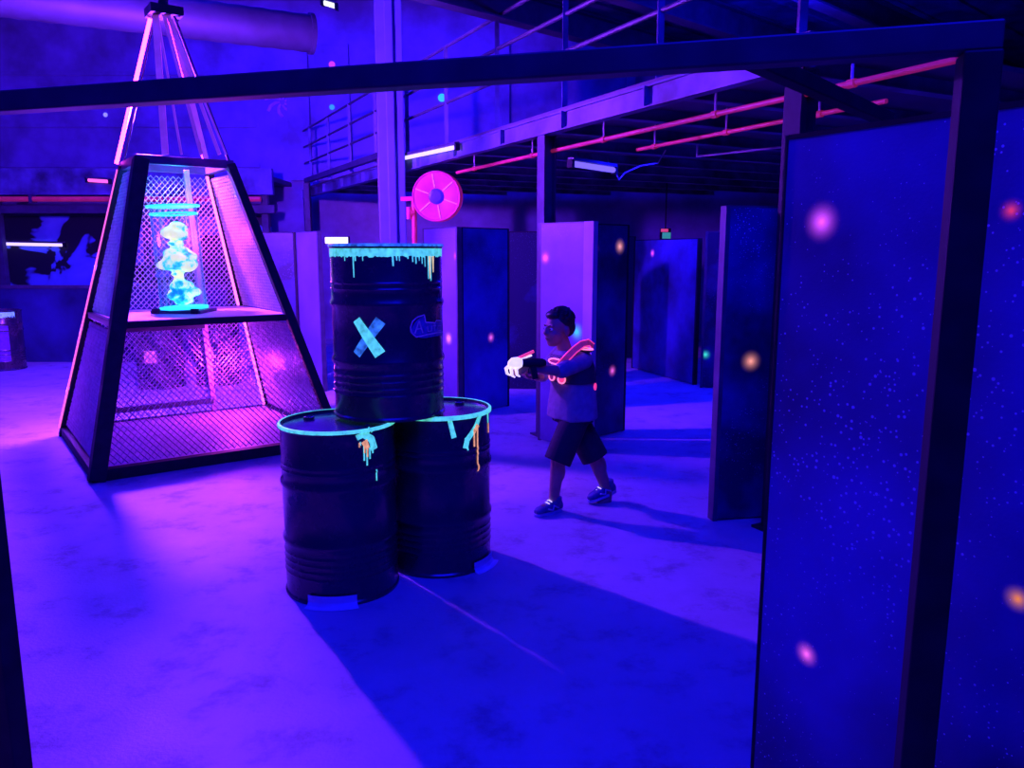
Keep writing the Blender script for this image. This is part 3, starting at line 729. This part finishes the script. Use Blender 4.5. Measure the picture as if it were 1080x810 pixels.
# drum at the far left and two behind the pyramid
pf = atz(-8, 392, 0); pf = (pf.x, pf.y+.29, 0)
o = drum(pf, 'oil drum at the far side with pale rim drips and violet label', group='oil drums further back')
thA = -PI/2
rim_band(pf, thA-.9, thA+1.3, DH-.022, DH-.09, 'rim_paint', o, fluo('pale_blue_drip_paint', (.25, .5, .95), .7), [(thA+.2, .14, .012), (thA+.45, .06, .012), (thA-.2, .1, .012)], 5, .02)
m = MB(); paint_poly(m, pf, [(thA+.35+k*.11, thA+.35+(k+1)*.11, .14, .14, .66, .66) for k in range(5)]); m.build('violet_label', fluo('violet_label_paint', (.12, .01, .45), .3), o)
back = [((-4.55, 10.1, 0), 'black oil drum seen through the mesh with broad pink patch', .28), ((-3.9, 10.35, 0), 'black oil drum seen through the mesh with small pink patch', .16)]
for p, lab, w in back:
    o = drum(p, lab, group='oil drums further back'); m = MB()
    paint_poly(m, p, [(thA-w+k*w/3, thA-w+(k+1)*w/3, .34, .34, .50, .50) for k in range(6)]); m.build('pink_patch', 'pinkpaint', o)

# ------------------------------------------------------------------ the mesh pyramid
FL = V((-3.17, 5.72, 0)); pu = V((.813, .583, 0)).normalized(); pv = V((-pu.y, pu.x, 0)); W_, D_ = 2.04, 1.95
CEN = FL+pu*(W_/2)+pv*(D_/2); APEX = V((-2.96, 7.12, 3.98))
BASE = dict(FL=FL, FR=FL+pu*W_, BL=FL+pv*D_, BR=FL+pu*W_+pv*D_)
def pp(k, z): t = z/APEX.z; return BASE[k]*(1-t)+APEX*t
ZT, ZS, ZTOP, ZB = 2.47, 1.155, 3.70, .09
py = thing('mesh_pyramid', 'tall pyramid cage of expanded metal with pink neon edge holding a glass capsule', 'cage', CEN)
for k in ('FL', 'FR', 'BL', 'BR'):
    w = dict(FL=.115, FR=.075).get(k, .07)
    d = (CEN+V((0, 0, 0))-BASE[k]).normalized()
    ins = d*(w*.5)
    upper = .05
    MB().bar(pp(k, 0)+ins, pp(k, ZT)+ins*.9, w, w, up=pv).build('corner_post', 'black', py, bevel=.006)
    if k != 'FL':
        uw, um = dict(FR=(.022, 'steel'), BL=(.012, 'black'), BR=(.05, 'rope'))[k]
        MB().bar(pp(k, ZT)+ins*.9, pp(k, ZTOP)+ins*.35, uw, uw, up=pv).build('upper_post', um, py, bevel=.003)
m = MB(); m.quadbox(V((APEX.x, APEX.y, ZTOP+.03)), pu*.13, pv*.13, V((0, 0, .035))); m.bar((APEX.x, APEX.y, ZTOP+.06), (APEX.x, APEX.y, ZC), .06, .06)
m.build('apex_plate', 'black', py)
def ringbars(z, w, h, name, mat, sides=('FLFR', 'FRBR', 'BRBL', 'BLFL'), zc=None):
    for s in sides:
        a, c = pp(s[:2], z), pp(s[2:], z); n = (CEN-(a+c)/2); n.z = 0; n.normalize()
        MB().bar(a+n*w/2, c+n*w/2, w, h).build(name, mat, py, bevel=.004)
ringbars(.045, .09, .088, 'base_rail', 'black'); ringbars(ZS, .06, .055, 'middle_rail', 'black'); ringbars(ZT, .06, .07, 'top_rail', 'steel')
def slab(z0, z1, ins, name, mat):
    m = MB(); r = []
    for z in (z0, z1): r.append([pp(k, z)+(CEN-BASE[k]).normalized()*ins for k in ('FL', 'FR', 'BR', 'BL')])
    m.ring_loft(r); return m.build(name, mat, py)
slab(.05, .085, .1, 'floor_board', 'tray'); slab(ZS-.01, ZS+.03, .05, 'shelf_board', 'tray')
def mesh_panel(k0, k1, z0, z1, ins=.05, name='mesh_panel'):
    a0, a1, b0, b1 = pp(k0, z0), pp(k1, z0), pp(k0, z1), pp(k1, z1)
    X = (a1-a0).normalized(); mid0 = (a0+a1)/2; Yv = ((b0+b1)/2-mid0); Hh = Yv.length; Yv.normalize(); Nn = X.cross(Yv).normalized()
    if Nn.dot(CEN-mid0) < 0: Nn = -Nn
    w0, w1 = (a1-a0).length/2, (b1-b0).length/2
    inside = lambda x, y: 0 <= y <= Hh and abs(x) <= w0+(w1-w0)*y/Hh-.02
    sx_, py_ = .024, .029
    m = MB(); bmv = m.bm.verts.new; bf = m.bm.faces.new
    o = mid0+Nn*.03
    for j in range(int(Hh/py_)+2):
        ni = int(w0/sx_)+1
        for i in range(-ni, ni):
            xa, ya = i*sx_, j*py_+(py_/2)*(1 if (i+j) % 2 else -1); xb, yb = (i+1)*sx_, j*py_+(py_/2)*(1 if (i+1+j) % 2 else -1)
            if not (inside(xa, ya) and inside(xb, yb)): continue
            A, B = o+X*xa+Yv*ya, o+X*xb+Yv*yb
            q = (Yv*.0046-Nn*.0042); r_ = (Nn*.003+Yv*.003)
            v = [bmv(A+q), bmv(B+q), bmv(B-q), bmv(A-q), bmv(A+r_), bmv(B+r_)]
            bf((v[0], v[1], v[2], v[3])); bf((v[0], v[4], v[5], v[1])); bf((v[3], v[2], v[5], v[4]))
    return m.build(name, 'mesh', py)
for a, c in (('BL', 'FL'), ('FR', 'BR'), ('BR', 'BL')):
    mesh_panel(a, c, ZB+.01, ZS-.04); mesh_panel(a, c, ZS+.03, ZT-.04)
mesh_panel('FL', 'FR', ZB+.01, ZS-.04)
# back-face door frame and uprights
for f, z0, z1 in ((.30, .09, ZT), (.93, .09, ZS)):
    a = pp('BR', z0)*(1-f)+pp('BL', z0)*f; c = pp('BR', z1)*(1-f)+pp('BL', z1)*f
    MB().bar(a+(-pv)*.05, c+(-pv)*.05, .05, .04, up=pv).build('back_upright', 'tray' if f < .5 else 'steel', py)
for z in (.2, 1.0):
    a = pp('BR', z)*.70+pp('BL', z)*.30; c = pp('BR', z)*.07+pp('BL', z)*.93
    MB().bar(a-pv*.05, c-pv*.05, .05, .05).build('back_crossbar', 'steel', py)
# neon and led strips, strips in the upper part
def strip(k, z0, z1, out, r, name, mat):
    d = (BASE[k]-CEN).normalized(); d.z = 0
    if k == 'BL': d = -pu-pv*.25
    MB().tube([pp(k, z0)+d*out, pp(k, z1)+d*out*.7], r, 10).build(name, mat, py, smooth=True, angle=60)
strip('BL', ZT+.02, ZTOP-.02, .035, .0165, 'neon_tube', 'neon')
strip('BL', .08, ZT-.03, .016, .012, 'led_strip', 'led')
strip('BR', .1, ZS-.04, -.115, .013, 'led_strip', 'ledin'); strip('BR', ZS+.04, ZT-.05, -.115, .013, 'led_strip', 'ledin')
def hang(u1, u0, w, f0=.55):
    p1 = aty(u1, 172, 6.75); p1 = V((p1.x, p1.y, ZT+.05)); p0 = V((APEX.x+(u0-173)*.008, APEX.y-.06, ZTOP))
    n = (p0-p1).normalized(); MB().bar(p1, p0, w, .012, up=(0, -1, 0)).build('hanging_strip', 'rope', py)
hang(175, 167, .055); hang(192, 169, .018); hang(213, 176, .03); hang(232, 180, .028); hang(239, 181, .014)

# capsule on the shelf
cc = V((CEN.x-.05, CEN.y+.02, ZS+.03)); cr, ch = .195, .93
ct = thing('glass_capsule', 'glass cylinder with cyan light rings and a glowing specimen, on the pyramid shelf', 'capsule', cc)
MB().box(cc.x-.22, cc.x+.22, cc.y-.2, cc.y+.2, cc.z, cc.z+.03).build('stand', 'steel', ct, bevel=.005)
for e in (-1, 1): MB().box(cc.x+e*.17-.03, cc.x+e*.17+.03, cc.y-.215, cc.y-.18, cc.z, cc.z+.045).build('stand_foot', 'black', ct)
MB().lathe([(0, .03), (cr+.012, .03), (cr+.012, .055), (cr-.02, .06), (0, .06)], 40, cc).build('base_ring', 'ring', ct)
MB().lathe([(cr, .055), (cr, ch)], 48, cc).build('glass_wall', 'glass', ct, smooth=True, angle=50)
for z in (ch-.06,): MB().lathe([(cr+.002, z-.008), (cr+.006, z-.008), (cr+.006, z+.008), (cr+.002, z+.008)], 48, cc).build('light_hoop', 'ring', ct)
MB().lathe([(0, ch), (cr+.028, ch), (cr+.028, ch+.015), (0, ch+.015)], 40, cc).build('top_cap', 'ring', ct)
m = MB()
rnd = random.Random(4)
for z, r1, dx in ((.16, .125, -.03), (.17, .12, .035), (.23, .12, .0), (.29, .07, .0), (.35, .05, 0), (.41, .13, .03), (.44, .14, -.035), (.50, .14, .03), (.54, .11, -.01), (.60, .05, -.01), (.66, .085, .01), (.71, .105, -.005), (.76, .085, .0)):
    for k in range(3):
        m.ball(cc+V((dx+rnd.uniform(-.04, .04), rnd.uniform(-.04, .04), z+rnd.uniform(-.015, .015))), r1*rnd.uniform(.6, .9), r1*.7, r1*rnd.uniform(.35, .5), seg=12)
m.ball(cc+V((0, 0, .10)), .085, .085, .03, seg=12)
m.tube([cc+V((0, 0, .07)), cc+V((0, 0, .78))], .03, 10)
for v in m.bm.verts:
    n_ = noise.noise_vector(v.co*9); v.co += n_*.022
gs = m.build('specimen', 'goo', ct, remesh=.011, smit=1)

for o in ct.children:
    if not o.name.startswith('stand'): o.rotation_euler.y = -.045      # the cylinder leans slightly

# ------------------------------------------------------------------ the boy
def limb(m, pts, rs, n=14, sub=5):
    P = []; Rr = []
    for i in range(len(pts)-1):
        for k in range(sub):
            f = k/sub; P.append(V(pts[i]).lerp(V(pts[i+1]), f)); Rr.append(rs[i]*(1-f)+rs[i+1]*f)
    P.append(V(pts[-1])); Rr.append(rs[-1])
    m.tube(P, Rr, n)
    for p, r in zip(pts, rs): m.ball(p, r, seg=14)
def ell_rings(m, rows, fd, ld, n=28):
    """rows: (centre, half width across, half depth, squareness)"""
    rings = []
    for c, a, b_ in rows:
        rings.append([V(c)+ld*(a*math.copysign(abs(math.cos(t))**.85, math.cos(t)))+fd*(b_*math.copysign(abs(math.sin(t))**.85, math.sin(t))) for t in [2*PI*k/n for k in range(n)]])
    m.ring_loft(rings)
F = V((-.84, -.54, 0)).normalized(); Lf = V((-F.y, F.x, 0))      # facing, own left
YB0 = 5.17
def bp_(u, v, y): return aty(u, v, y)
pel = bp_(604, 428, 5.17); wst = bp_(604, 408, 5.17); chs = bp_(602, 386, 5.17); nck = bp_(596.5, 367, 5.16); hd = bp_(588.5, 347.5, 5.13)
shL = chs+Lf*.135+V((0, 0, .055)); shR = chs-Lf*.135+V((0, 0, .055))
wrL = bp_(557, 387.5, 4.83); wrR = bp_(566, 398, 4.95)
elL = (shL+wrL)/2+V((.02, -.03, -.045)); elR = (shR+wrR)/2+V((-.05, .02, -.07))
hipL = pel+Lf*.075; hipR = pel-Lf*.075
anL = bp_(584, 526, 5.06); anR = bp_(641, 519, 5.30)
knL = bp_(589, 484, 5.03); knR = bp_(627, 482, 5.22)
bw = V((0, 0, 1))
boy = thing('person', 'boy in grey shirt, black shorts and light-up vest, striding and aiming a blaster', 'person', (pel.x, pel.y, 0))
m = MB()
# torso
ell_rings(m, [(pel-V((0, 0, .07)), .10, .085), (pel, .13, .1), (wst, .12, .092), ((wst+chs)/2, .13, .098), (chs, .14, .102), (chs+V((0, 0, .05)), .135, .09), (chs.lerp(nck, .8), .08, .062)], F, Lf)
limb(m, [nck-V((0, 0, .03)), nck.lerp(hd, .55)], [.05, .045])
# head: cranium, jaw, nose, brow, ears
hr = Matrix((Lf, -F, bw)).transposed()         # local x = left, y = back, z = up
hb = hd+F*.0
def H(x, y, z): return hb+Lf*x-F*y+bw*z
m.ball(H(0, .012, .035), .074, .092, .088, hr, 24)
m.ball(H(0, -.03, -.035), .056, .062, .075, hr, 20)
m.ball(H(0, -.055, -.085), .028, .028, .024, hr, 14)
m.tube([H(0, -.088, .018), H(0, -.108, -.018), H(0, -.09, -.028)], [.008, .015, .012], 10)
m.ball(H(0, -.106, -.018), .013, .011, .010, hr, 10)
for e in (-1, 1):
    m.ball(H(e*.012, -.094, -.022), .009, .009, .008, hr, 8)
    m.ball(H(e*.032, -.078, .028), .026, .012, .008, hr, 10)      # brow
    m.ball(H(e*.036, -.062, -.03), .024, .02, .022, hr, 12)       # cheek
    m.ball(H(e*.077, .018, -.008), .009, .021, .032, hr, 12)      # ear
    m.ball(H(e*.079, .012, -.03), .008, .012, .012, hr, 8)
m.ball(H(0, -.086, -.050), .021, .011, .0065, hr, 10); m.ball(H(0, -.084, -.060), .018, .011, .007, hr, 10)
# arms
limb(m, [shL, elL, wrL], [.047, .036, .024]); limb(m, [shR, elR, wrR], [.047, .036, .024])
limb(m, [hipL, knL, anL], [.082, .052, .034]); limb(m, [hipR, knR, anR], [.082, .052, .034])
for k, a in ((knL, anL), (knR, anR)):
    c = k.lerp(a, .3)-F*.012; m.ball(c, .047, .05, .085, Matrix.Identity(3), 14)
# feet inside the shoes
fL = V((-.80, -.60, 0)).normalized(); fR = V((-.90, -.44, 0)).normalized()
m.tube([anL, V((anL.x, anL.y, .05)), V((anL.x, anL.y, .045))+fL*.1], [.034, .036, .028], 12)
m.tube([anR, anR-bw*.05, anR-bw*.075+fR*.08], [.034, .036, .028], 12)
# hands: palm, four bent fingers and a thumb closing round the grip / under the barrel
def hand(wr, grip, pdir, ndir, side):
    """wr wrist; grip: palm direction; pdir = direction fingers wrap, ndir = knuckle spread (towards little finger)"""
    pd = (grip-wr).normalized(); lp = .075
    k0 = wr+pd*lp
    rings = []
    for f, a, b_ in ((0, .022, .018), (.35, .032, .017), (.7, .037, .016), (1.0, .036, .013)):
        c = wr+pd*(lp*f); rings.append([c+ndir*(a*math.cos(t))+pdir*(b_*math.sin(t)) for t in [2*PI*k/14 for k in range(14)]])
    m.ring_loft(rings)
    for i, (sc, off) in enumerate(((.95, -.029), (1.05, -.0095), (1.0, .0095), (.8, .028))):
        a = k0+ndir*off-pd*.006; b1 = a+(pd*.75+pdir*.55).normalized()*(.034*sc); b2 = b1+(pd*-.15+pdir*1.0).normalized()*(.024*sc); b3 = b2+(pd*-.85+pdir*.5).normalized()*(.019*sc)
        limb(m, [a, b1, b2, b3], [.0098, .0092, .0085, .0075], 10, 2)
    a = wr+pd*.025-ndir*.026; b1 = a+(pd*.65-ndir*.55+pdir*.35).normalized()*.033; b2 = b1+(pd*.7+pdir*.75+ndir*.1).normalized()*.028
    limb(m, [a, b1, b2], [.0125, .0105, .0085], 10, 2)
gunp = bp_(548, 388, 4.77)
hand(wrL, wrL+V((-.9, -.28, -.12)), V((.35, .75, -.1)).normalized(), V((.05, .1, -1)).normalized(), 1)
hand(wrR, wrR+V((-.86, -.42, .1)), V((-.1, -.2, 1)).normalized(), V((.45, -.88, .0)).normalized(), -1)
body = m.build('body', 'skin', boy, remesh=.005, smit=3)
# eyes
for e in (-1, 1):
    MB().ball(H(e*.031, -.0765, .008), .0125, .0115, .0085, hr, 14).build('eye', 'white', boy, smooth=True)
    MB().ball(H(e*.033, -.0868, .008), .0052, .0028, .0056, hr, 12).build('iris', 'iris', boy, smooth=True)
    MB().tube([H(e*.016, -.089, .026), H(e*.034, -.087, .031), H(e*.052, -.074, .026)], [.003, .004, .0025], 8).build('eyebrow', 'hair', boy, smooth=True)
MB().tube([H(-.019, -.092, -.055), H(-.008, -.0975, -.0545), H(.008, -.0975, -.0545), H(.019, -.092, -.055)], [.002, .0042, .0042, .002], 8).build('lips', 'lip', boy, smooth=True)
# hair: short tousled cap
m = MB(); m.ball(H(0, .03, .058), .081, .092, .083, hr, 28); m.ball(H(0, .065, .015), .07, .06, .07, hr, 20)
m.ball(H(0, -.042, .095), .058, .045, .032, hr, 16)
rnd = random.Random(3)
for k in range(160):
    a = rnd.uniform(0, 2*PI); el = rnd.uniform(.15, 1.5); x, y, z = math.cos(a)*math.cos(el), math.sin(a)*math.cos(el), math.sin(el)
    p = H(x*.076, .025+y*.088, .058+z*.078); o_ = (Lf*x-F*y+bw*z)
    if y < -.55 and z < .5: continue
    q = p+(o_*.8+V((rnd.uniform(-.5, .5), rnd.uniform(-.5, .5), rnd.uniform(-.2, .5)))).normalized()*.022
    m.tube([p-o_*.006, p.lerp(q, .5), q], [.009, .007, .003], 6)
m.build('hair', 'hair', boy, remesh=.005, smit=1)
# shirt with sleeves, hanging loose
hem = pel-V((0, 0, .075))
m = MB()
ell_rings(m, [(hem, .182, .15), (hem+V((0, 0, .06)), .178, .148), (wst, .162, .13), ((wst+chs)/2, .158, .122), (chs, .16, .12), (chs+V((0, 0, .055)), .148, .104), (chs.lerp(nck, .72), .10, .08), (chs.lerp(nck, .9), .066, .062)], F, Lf, 32)
limb(m, [shL, shL.lerp(elL, .92)], [.062, .052]); limb(m, [shR, shR.lerp(elR, .92)], [.062, .052])
for v in m.bm.verts:
    if v.co.z < chs.z+.02:
        a = math.atan2((v.co-wst).dot(F), (v.co-wst).dot(Lf)); k = (chs.z-v.co.z)/.35
        v.co += ((v.co-wst).normalized())*(.006*math.sin(a*7+v.co.z*14)*max(0, k))
m.build('shirt', 'shirt', boy, remesh=.007, smit=2)
# shorts
m = MB()
ell_rings(m, [(pel-V((0, 0, .10)), .15, .122), (pel-V((0, 0, .03)), .15, .118), (pel+V((0, 0, .03)), .142, .108)], F, Lf)
hemL, hemR = hipL.lerp(knL, 1.06), hipR.lerp(knR, 1.02)
m.tube([hipL-V((0, 0, .02)), hipL.lerp(knL, .5), hemL], [.088, .094, .092], 20); m.tube([hipR-V((0, 0, .02)), hipR.lerp(knR, .5), hemR], [.088, .096, .096], 20)
m.ball(pel-V((0, 0, .09)), .1, seg=16)
m.build('shorts', 'shorts', boy, remesh=.007, smit=2)
# shoes
def shoe(an, f, lift, tilt):
    s = V((-f.y, f.x, 0)); base = V((an.x, an.y, lift))
    fw = (f*math.cos(tilt)-bw*math.sin(tilt)); upv = (bw*math.cos(tilt)+f*math.sin(tilt))
    heel = base-fw*.06
    m = MB(); rings = []
    for x, w, h0 in ((-.005, .026, .05), (.01, .032, .075), (.05, .034, .085), (.10, .037, .068), (.15, .040, .05), (.19, .036, .04), (.215, .02, .028)):
        c = heel+fw*x+upv*(.018+h0/2); rings.append([c+s*(w*math.copysign(abs(math.cos(t))**.8, math.cos(t)))+upv*(h0/2*math.copysign(abs(math.sin(t))**.8, math.sin(t))) for t in [2*PI*k/18 for k in range(18)]])
    m.ring_loft(rings); m.tube([heel+fw*.045+upv*.07, heel+fw*.04+upv*.112], [.042, .042], 16)
    o = m.build('shoe', 'shoe', boy, remesh=.005, smit=3)
    m = MB(); r0 = []
    for z in (0, .022):
        r0.append([heel+fw*(.105+.118*math.cos(t))+s*((.036+.006*math.cos(t))*math.copysign(abs(math.sin(t))**.7, math.sin(t)))+upv*z for t in [2*PI*k/28 for k in range(28)]])
    m.ring_loft(r0); m.build('sole', 'sole', o, bevel=.004)
    m = MB()
    for k in range(4): m.tube([heel+fw*(.075+.02*k)+upv*(.098-.012*k)-s*.024, heel+fw*(.08+.02*k)+upv*(.106-.012*k), heel+fw*(.075+.02*k)+upv*(.098-.012*k)+s*.024], .0035, 6)
    m.build('laces', 'gunwhite', o)
    for e in (-1, 1):
        m = MB(); m.tube([heel+fw*.05+upv*.04+s*e*.040, heel+fw*.09+upv*.065+s*e*.041, heel+fw*.1+upv*.035+s*e*.043, heel+fw*.14+upv*.05+s*e*.043], .006, 6); m.build('side_stripe', 'vestpale' if e < 0 else 'sole', o)
shoe(anL, fL, .0, 0.0); shoe(V((anR.x, anR.y, 0)), fR, .045, .22)
# vest
m = MB()
ell_rings(m, [(wst+V((0, 0, .04)), .172, .137), ((wst+chs)/2, .172, .139), (chs, .174, .138), (chs+V((0, 0, .05)), .158, .12), (chs.lerp(nck, .62), .125, .095)], F, Lf, 32)
vest = m.build('vest', 'vest', boy, remesh=.007, smit=2)
ell = lambda a, z, k=1.0: chs+Lf*(math.cos(a)*.176*k)+F*(math.sin(a)*.141*k)+bw*z
def vt_(pts, r, name, mat): MB().tube(pts, r, 8).build(name, mat, vest, smooth=True)
# strap over the near shoulder, shoulder light, chest and back sensors
sp_ = [aty(626, 366, 5.19), aty(621, 361.5, 5.09), aty(614, 363, 5.01), aty(606, 369, 4.965), aty(598, 377, 4.955), aty(590, 386, 4.97)]
nS = V((.1, -.95, .3)).normalized()
m = MB(); m.ribbon(sp_, lambda i: (sp_[min(i+1, 5)]-sp_[max(i-1, 0)]).normalized().cross(nS).normalized(), lambda i: .021, lambda i: nS, .008)
m.build('strap', 'strap', vest, bevel=.002)
for e in (-.021, .021): vt_([sp_[i]+(sp_[min(i+1, 5)]-sp_[max(i-1, 0)]).normalized().cross(nS).normalized()*e+nS*.006 for i in range(6)], .004, 'strap_piping', 'vestpink')
shc = chs+Lf*.15-F*.005+bw*.118
MB().ball(shc, .055, .03, .014, hr, 16).build('shoulder_pad', 'vest', vest, smooth=True)
vt_([shc+Lf*(.06*math.cos(t))-F*(.034*math.sin(t))+bw*.012 for t in [2*PI*k/20 for k in range(21)]], .005, 'shoulder_light', 'vestpale')
def chest_lamp(a, z, w, h, loop, core, nm):
    c = ell(a, z, .99); nn = (Lf*math.cos(a)+F*math.sin(a)).normalized(); tt = V((-nn.y, nn.x, 0))
    m = MB(); m.ring_loft([[c+nn*d+tt*(w*k*math.cos(t))+bw*(h*k*math.sin(t)) for t in [2*PI*q/20 for q in range(20)]] for d, k in ((-.012, 1), (.006, 1), (.011, .75))])
    cr_ = m.build(nm, core, vest, smooth=True, angle=50)
    MB().tube([c+nn*.009+tt*(w*math.cos(t))+bw*(h*math.sin(t)) for t in [2*PI*q/22 for q in range(23)]], .0055, 8).build('light_rim', loop, cr_, smooth=True)
chest_lamp(1.42, .045, .062, .017, 'vestpale', 'strap', 'chest_light')
chest_lamp(1.12, -.068, .026, .026, 'vestpale', 'vestpink', 'chest_light'); chest_lamp(1.62, -.06, .03, .024, 'vestpale', 'strap', 'chest_light')
chest_lamp(-.72, -.13, .03, .02, 'vestpink', 'gunred', 'back_light')
# blaster, held in both hands
g0 = wrL.lerp(bp_(548, 386, 4.76), .9)+V((0, .03, .0))
gf = V((-.96, -.26, .04)).normalized(); gs_ = V((-gf.y, gf.x, 0)).normalized(); gup = gs_.cross(gf)*-1
if gup.z < 0: gup = -gup
def G(x, y, z): return g0+gf*(x*.8-.035)+gs_*y+gup*(z*.85)
gn_ = thing('laser_blaster', 'laser blaster with white glowing claw muzzle held out by the boy', 'toy gun', g0)
def gl(rows, n=16):
    return [[G(x, w*math.cos(t), zc+h*math.sin(t)) for t in [2*PI*k/n for k in range(n)]] for x, w, zc, h in rows]
MB().ring_loft(gl([(-.16, .014, .02, .02), (-.13, .024, .022, .03), (-.02, .026, .022, .033), (.04, .024, .02, .03)])).build('receiver', 'black', gn_, smooth=True, angle=50)
MB().ring_loft(gl([(.035, .026, .02, .032), (.07, .03, .022, .04), (.115, .028, .02, .036), (.14, .018, .012, .02)])).build('front_shell', 'gunwhite', gn_, smooth=True, angle=50)
for x, zl in ((.135, -.06), (.095, -.075), (.055, -.07)):
    MB().tube([G(x-.01, 0, .0), G(x+.022, 0, -.025), G(x+.012, 0, zl), G(x-.012, 0, zl-.012)], [.013, .012, .009, .005], 10).build('claw_prong', 'gunwhite', gn_, smooth=True)
MB().bar(G(.07, 0, .05), G(-.06, 0, .105), .012, .018).build('top_fin', 'gunred', gn_, bevel=.003)
MB().bar(G(.05, 0, .045), G(-.045, 0, .075), .012, .012).build('lower_fin', 'gunwhite', gn_, bevel=.003)
MB().bar(G(-.055, 0, .0), G(-.08, 0, -.1), .028, .04, up=gf).build('grip', 'black', gn_, bevel=.008)
MB().tube([G(-.03, 0, -.008), G(-.02, 0, -.05), G(-.065, 0, -.055)], .004, 8).build('trigger_guard', 'black', gn_)
MB().bar(G(-.14, -.027, .02), G(-.05, -.027, .026), .006, .022).build('side_light', 'vestpink', gn_)

# ------------------------------------------------------------------ light
def area(name, loc, target, size, sy, energy, col):
    ld = bpy.data.lights.new(name, 'AREA'); ld.shape = 'RECTANGLE'; ld.size = size; ld.size_y = sy; ld.energy = energy; ld.color = col
    o = bpy.data.objects.new(name, ld); COL.objects.link(o); o.location = loc
    o.rotation_euler = (V(target)-V(loc)).to_track_quat('-Z', 'Y').to_euler(); return o
def point(name, loc, r, energy, col):
    ld = bpy.data.lights.new(name, 'POINT'); ld.shadow_soft_size = r; ld.energy = energy; ld.color = col
    o = bpy.data.objects.new(name, ld); COL.objects.link(o); o.location = loc; return o
PINKV = (.225, .026, 1.0); BLUE = (.004, .004, 1.0); PINK = (.7, .04, 1.0)
MAT['neon'].node_tree.nodes['Principled BSDF'].inputs['Emission Strength'].default_value = 9.0
for z in (2.88, 2.95, 3.02): point('neon_lamp', pp('BL', z)+V((.03, .13, 0)), .055, 950, PINKV)
for z in (.45, 1.0, 1.6): point('neon_lamp', pp('BL', z)-pu*.05+pv*.1, .03, 30, PINKV)
# pink led glow inside the cage
for z, e in ((.55, 50), (1.85, 24)): point('cage_lamp', pp('BR', z)+(CEN-BASE['BR']).normalized()*.5, .06, e, PINK)
point('capsule_lamp', cc+V((0, -.0, ch+.12)), .08, 8, (.02, .5, 1.0))
# blue ultraviolet floods hung in the roof
area('uv_flood', (.6, 1.0, 5.6), (0.4, 4.5, 0), 4, 4, 700, BLUE)
area('uv_flood', (-6, 8, 6.2), (-6, 8.4, 0), 5, 5, 800, BLUE)
area('uv_flood', (-3, 13.0, 6.2), (-3, 13.5, 2), 6, 2, 600, BLUE)
point('roof_fill', (2.6, 7.2, 3.55), .15, 170, BLUE)  # added blue fill to brighten the roof sheeting from below
area('uv_flood_maze', (2.2, 9.6, 2.7), (2.2, 9.6, 0), 2.5, 2.5, 240, BLUE)
w = bpy.data.worlds.new('hall_blue_fill'); SC.world = w; w.use_nodes = True  # even blue background added as fill, in place of bounced light
w.node_tree.nodes['Background'].inputs['Color'].default_value = (.001, .002, .20, 1); w.node_tree.nodes['Background'].inputs['Strength'].default_value = 1.0

for o in bpy.data.objects:
    if '_o' in o: del o['_o']
SC.view_settings.view_transform = 'Standard'; SC.view_settings.look = 'None'; SC.view_settings.gamma = 1; SC.view_settings.exposure = 0
SC.view_settings.use_curve_mapping = False
SC.cycles.use_denoising = True
SC.cycles.max_bounces = 6
SC.cycles.sample_clamp_indirect = 4
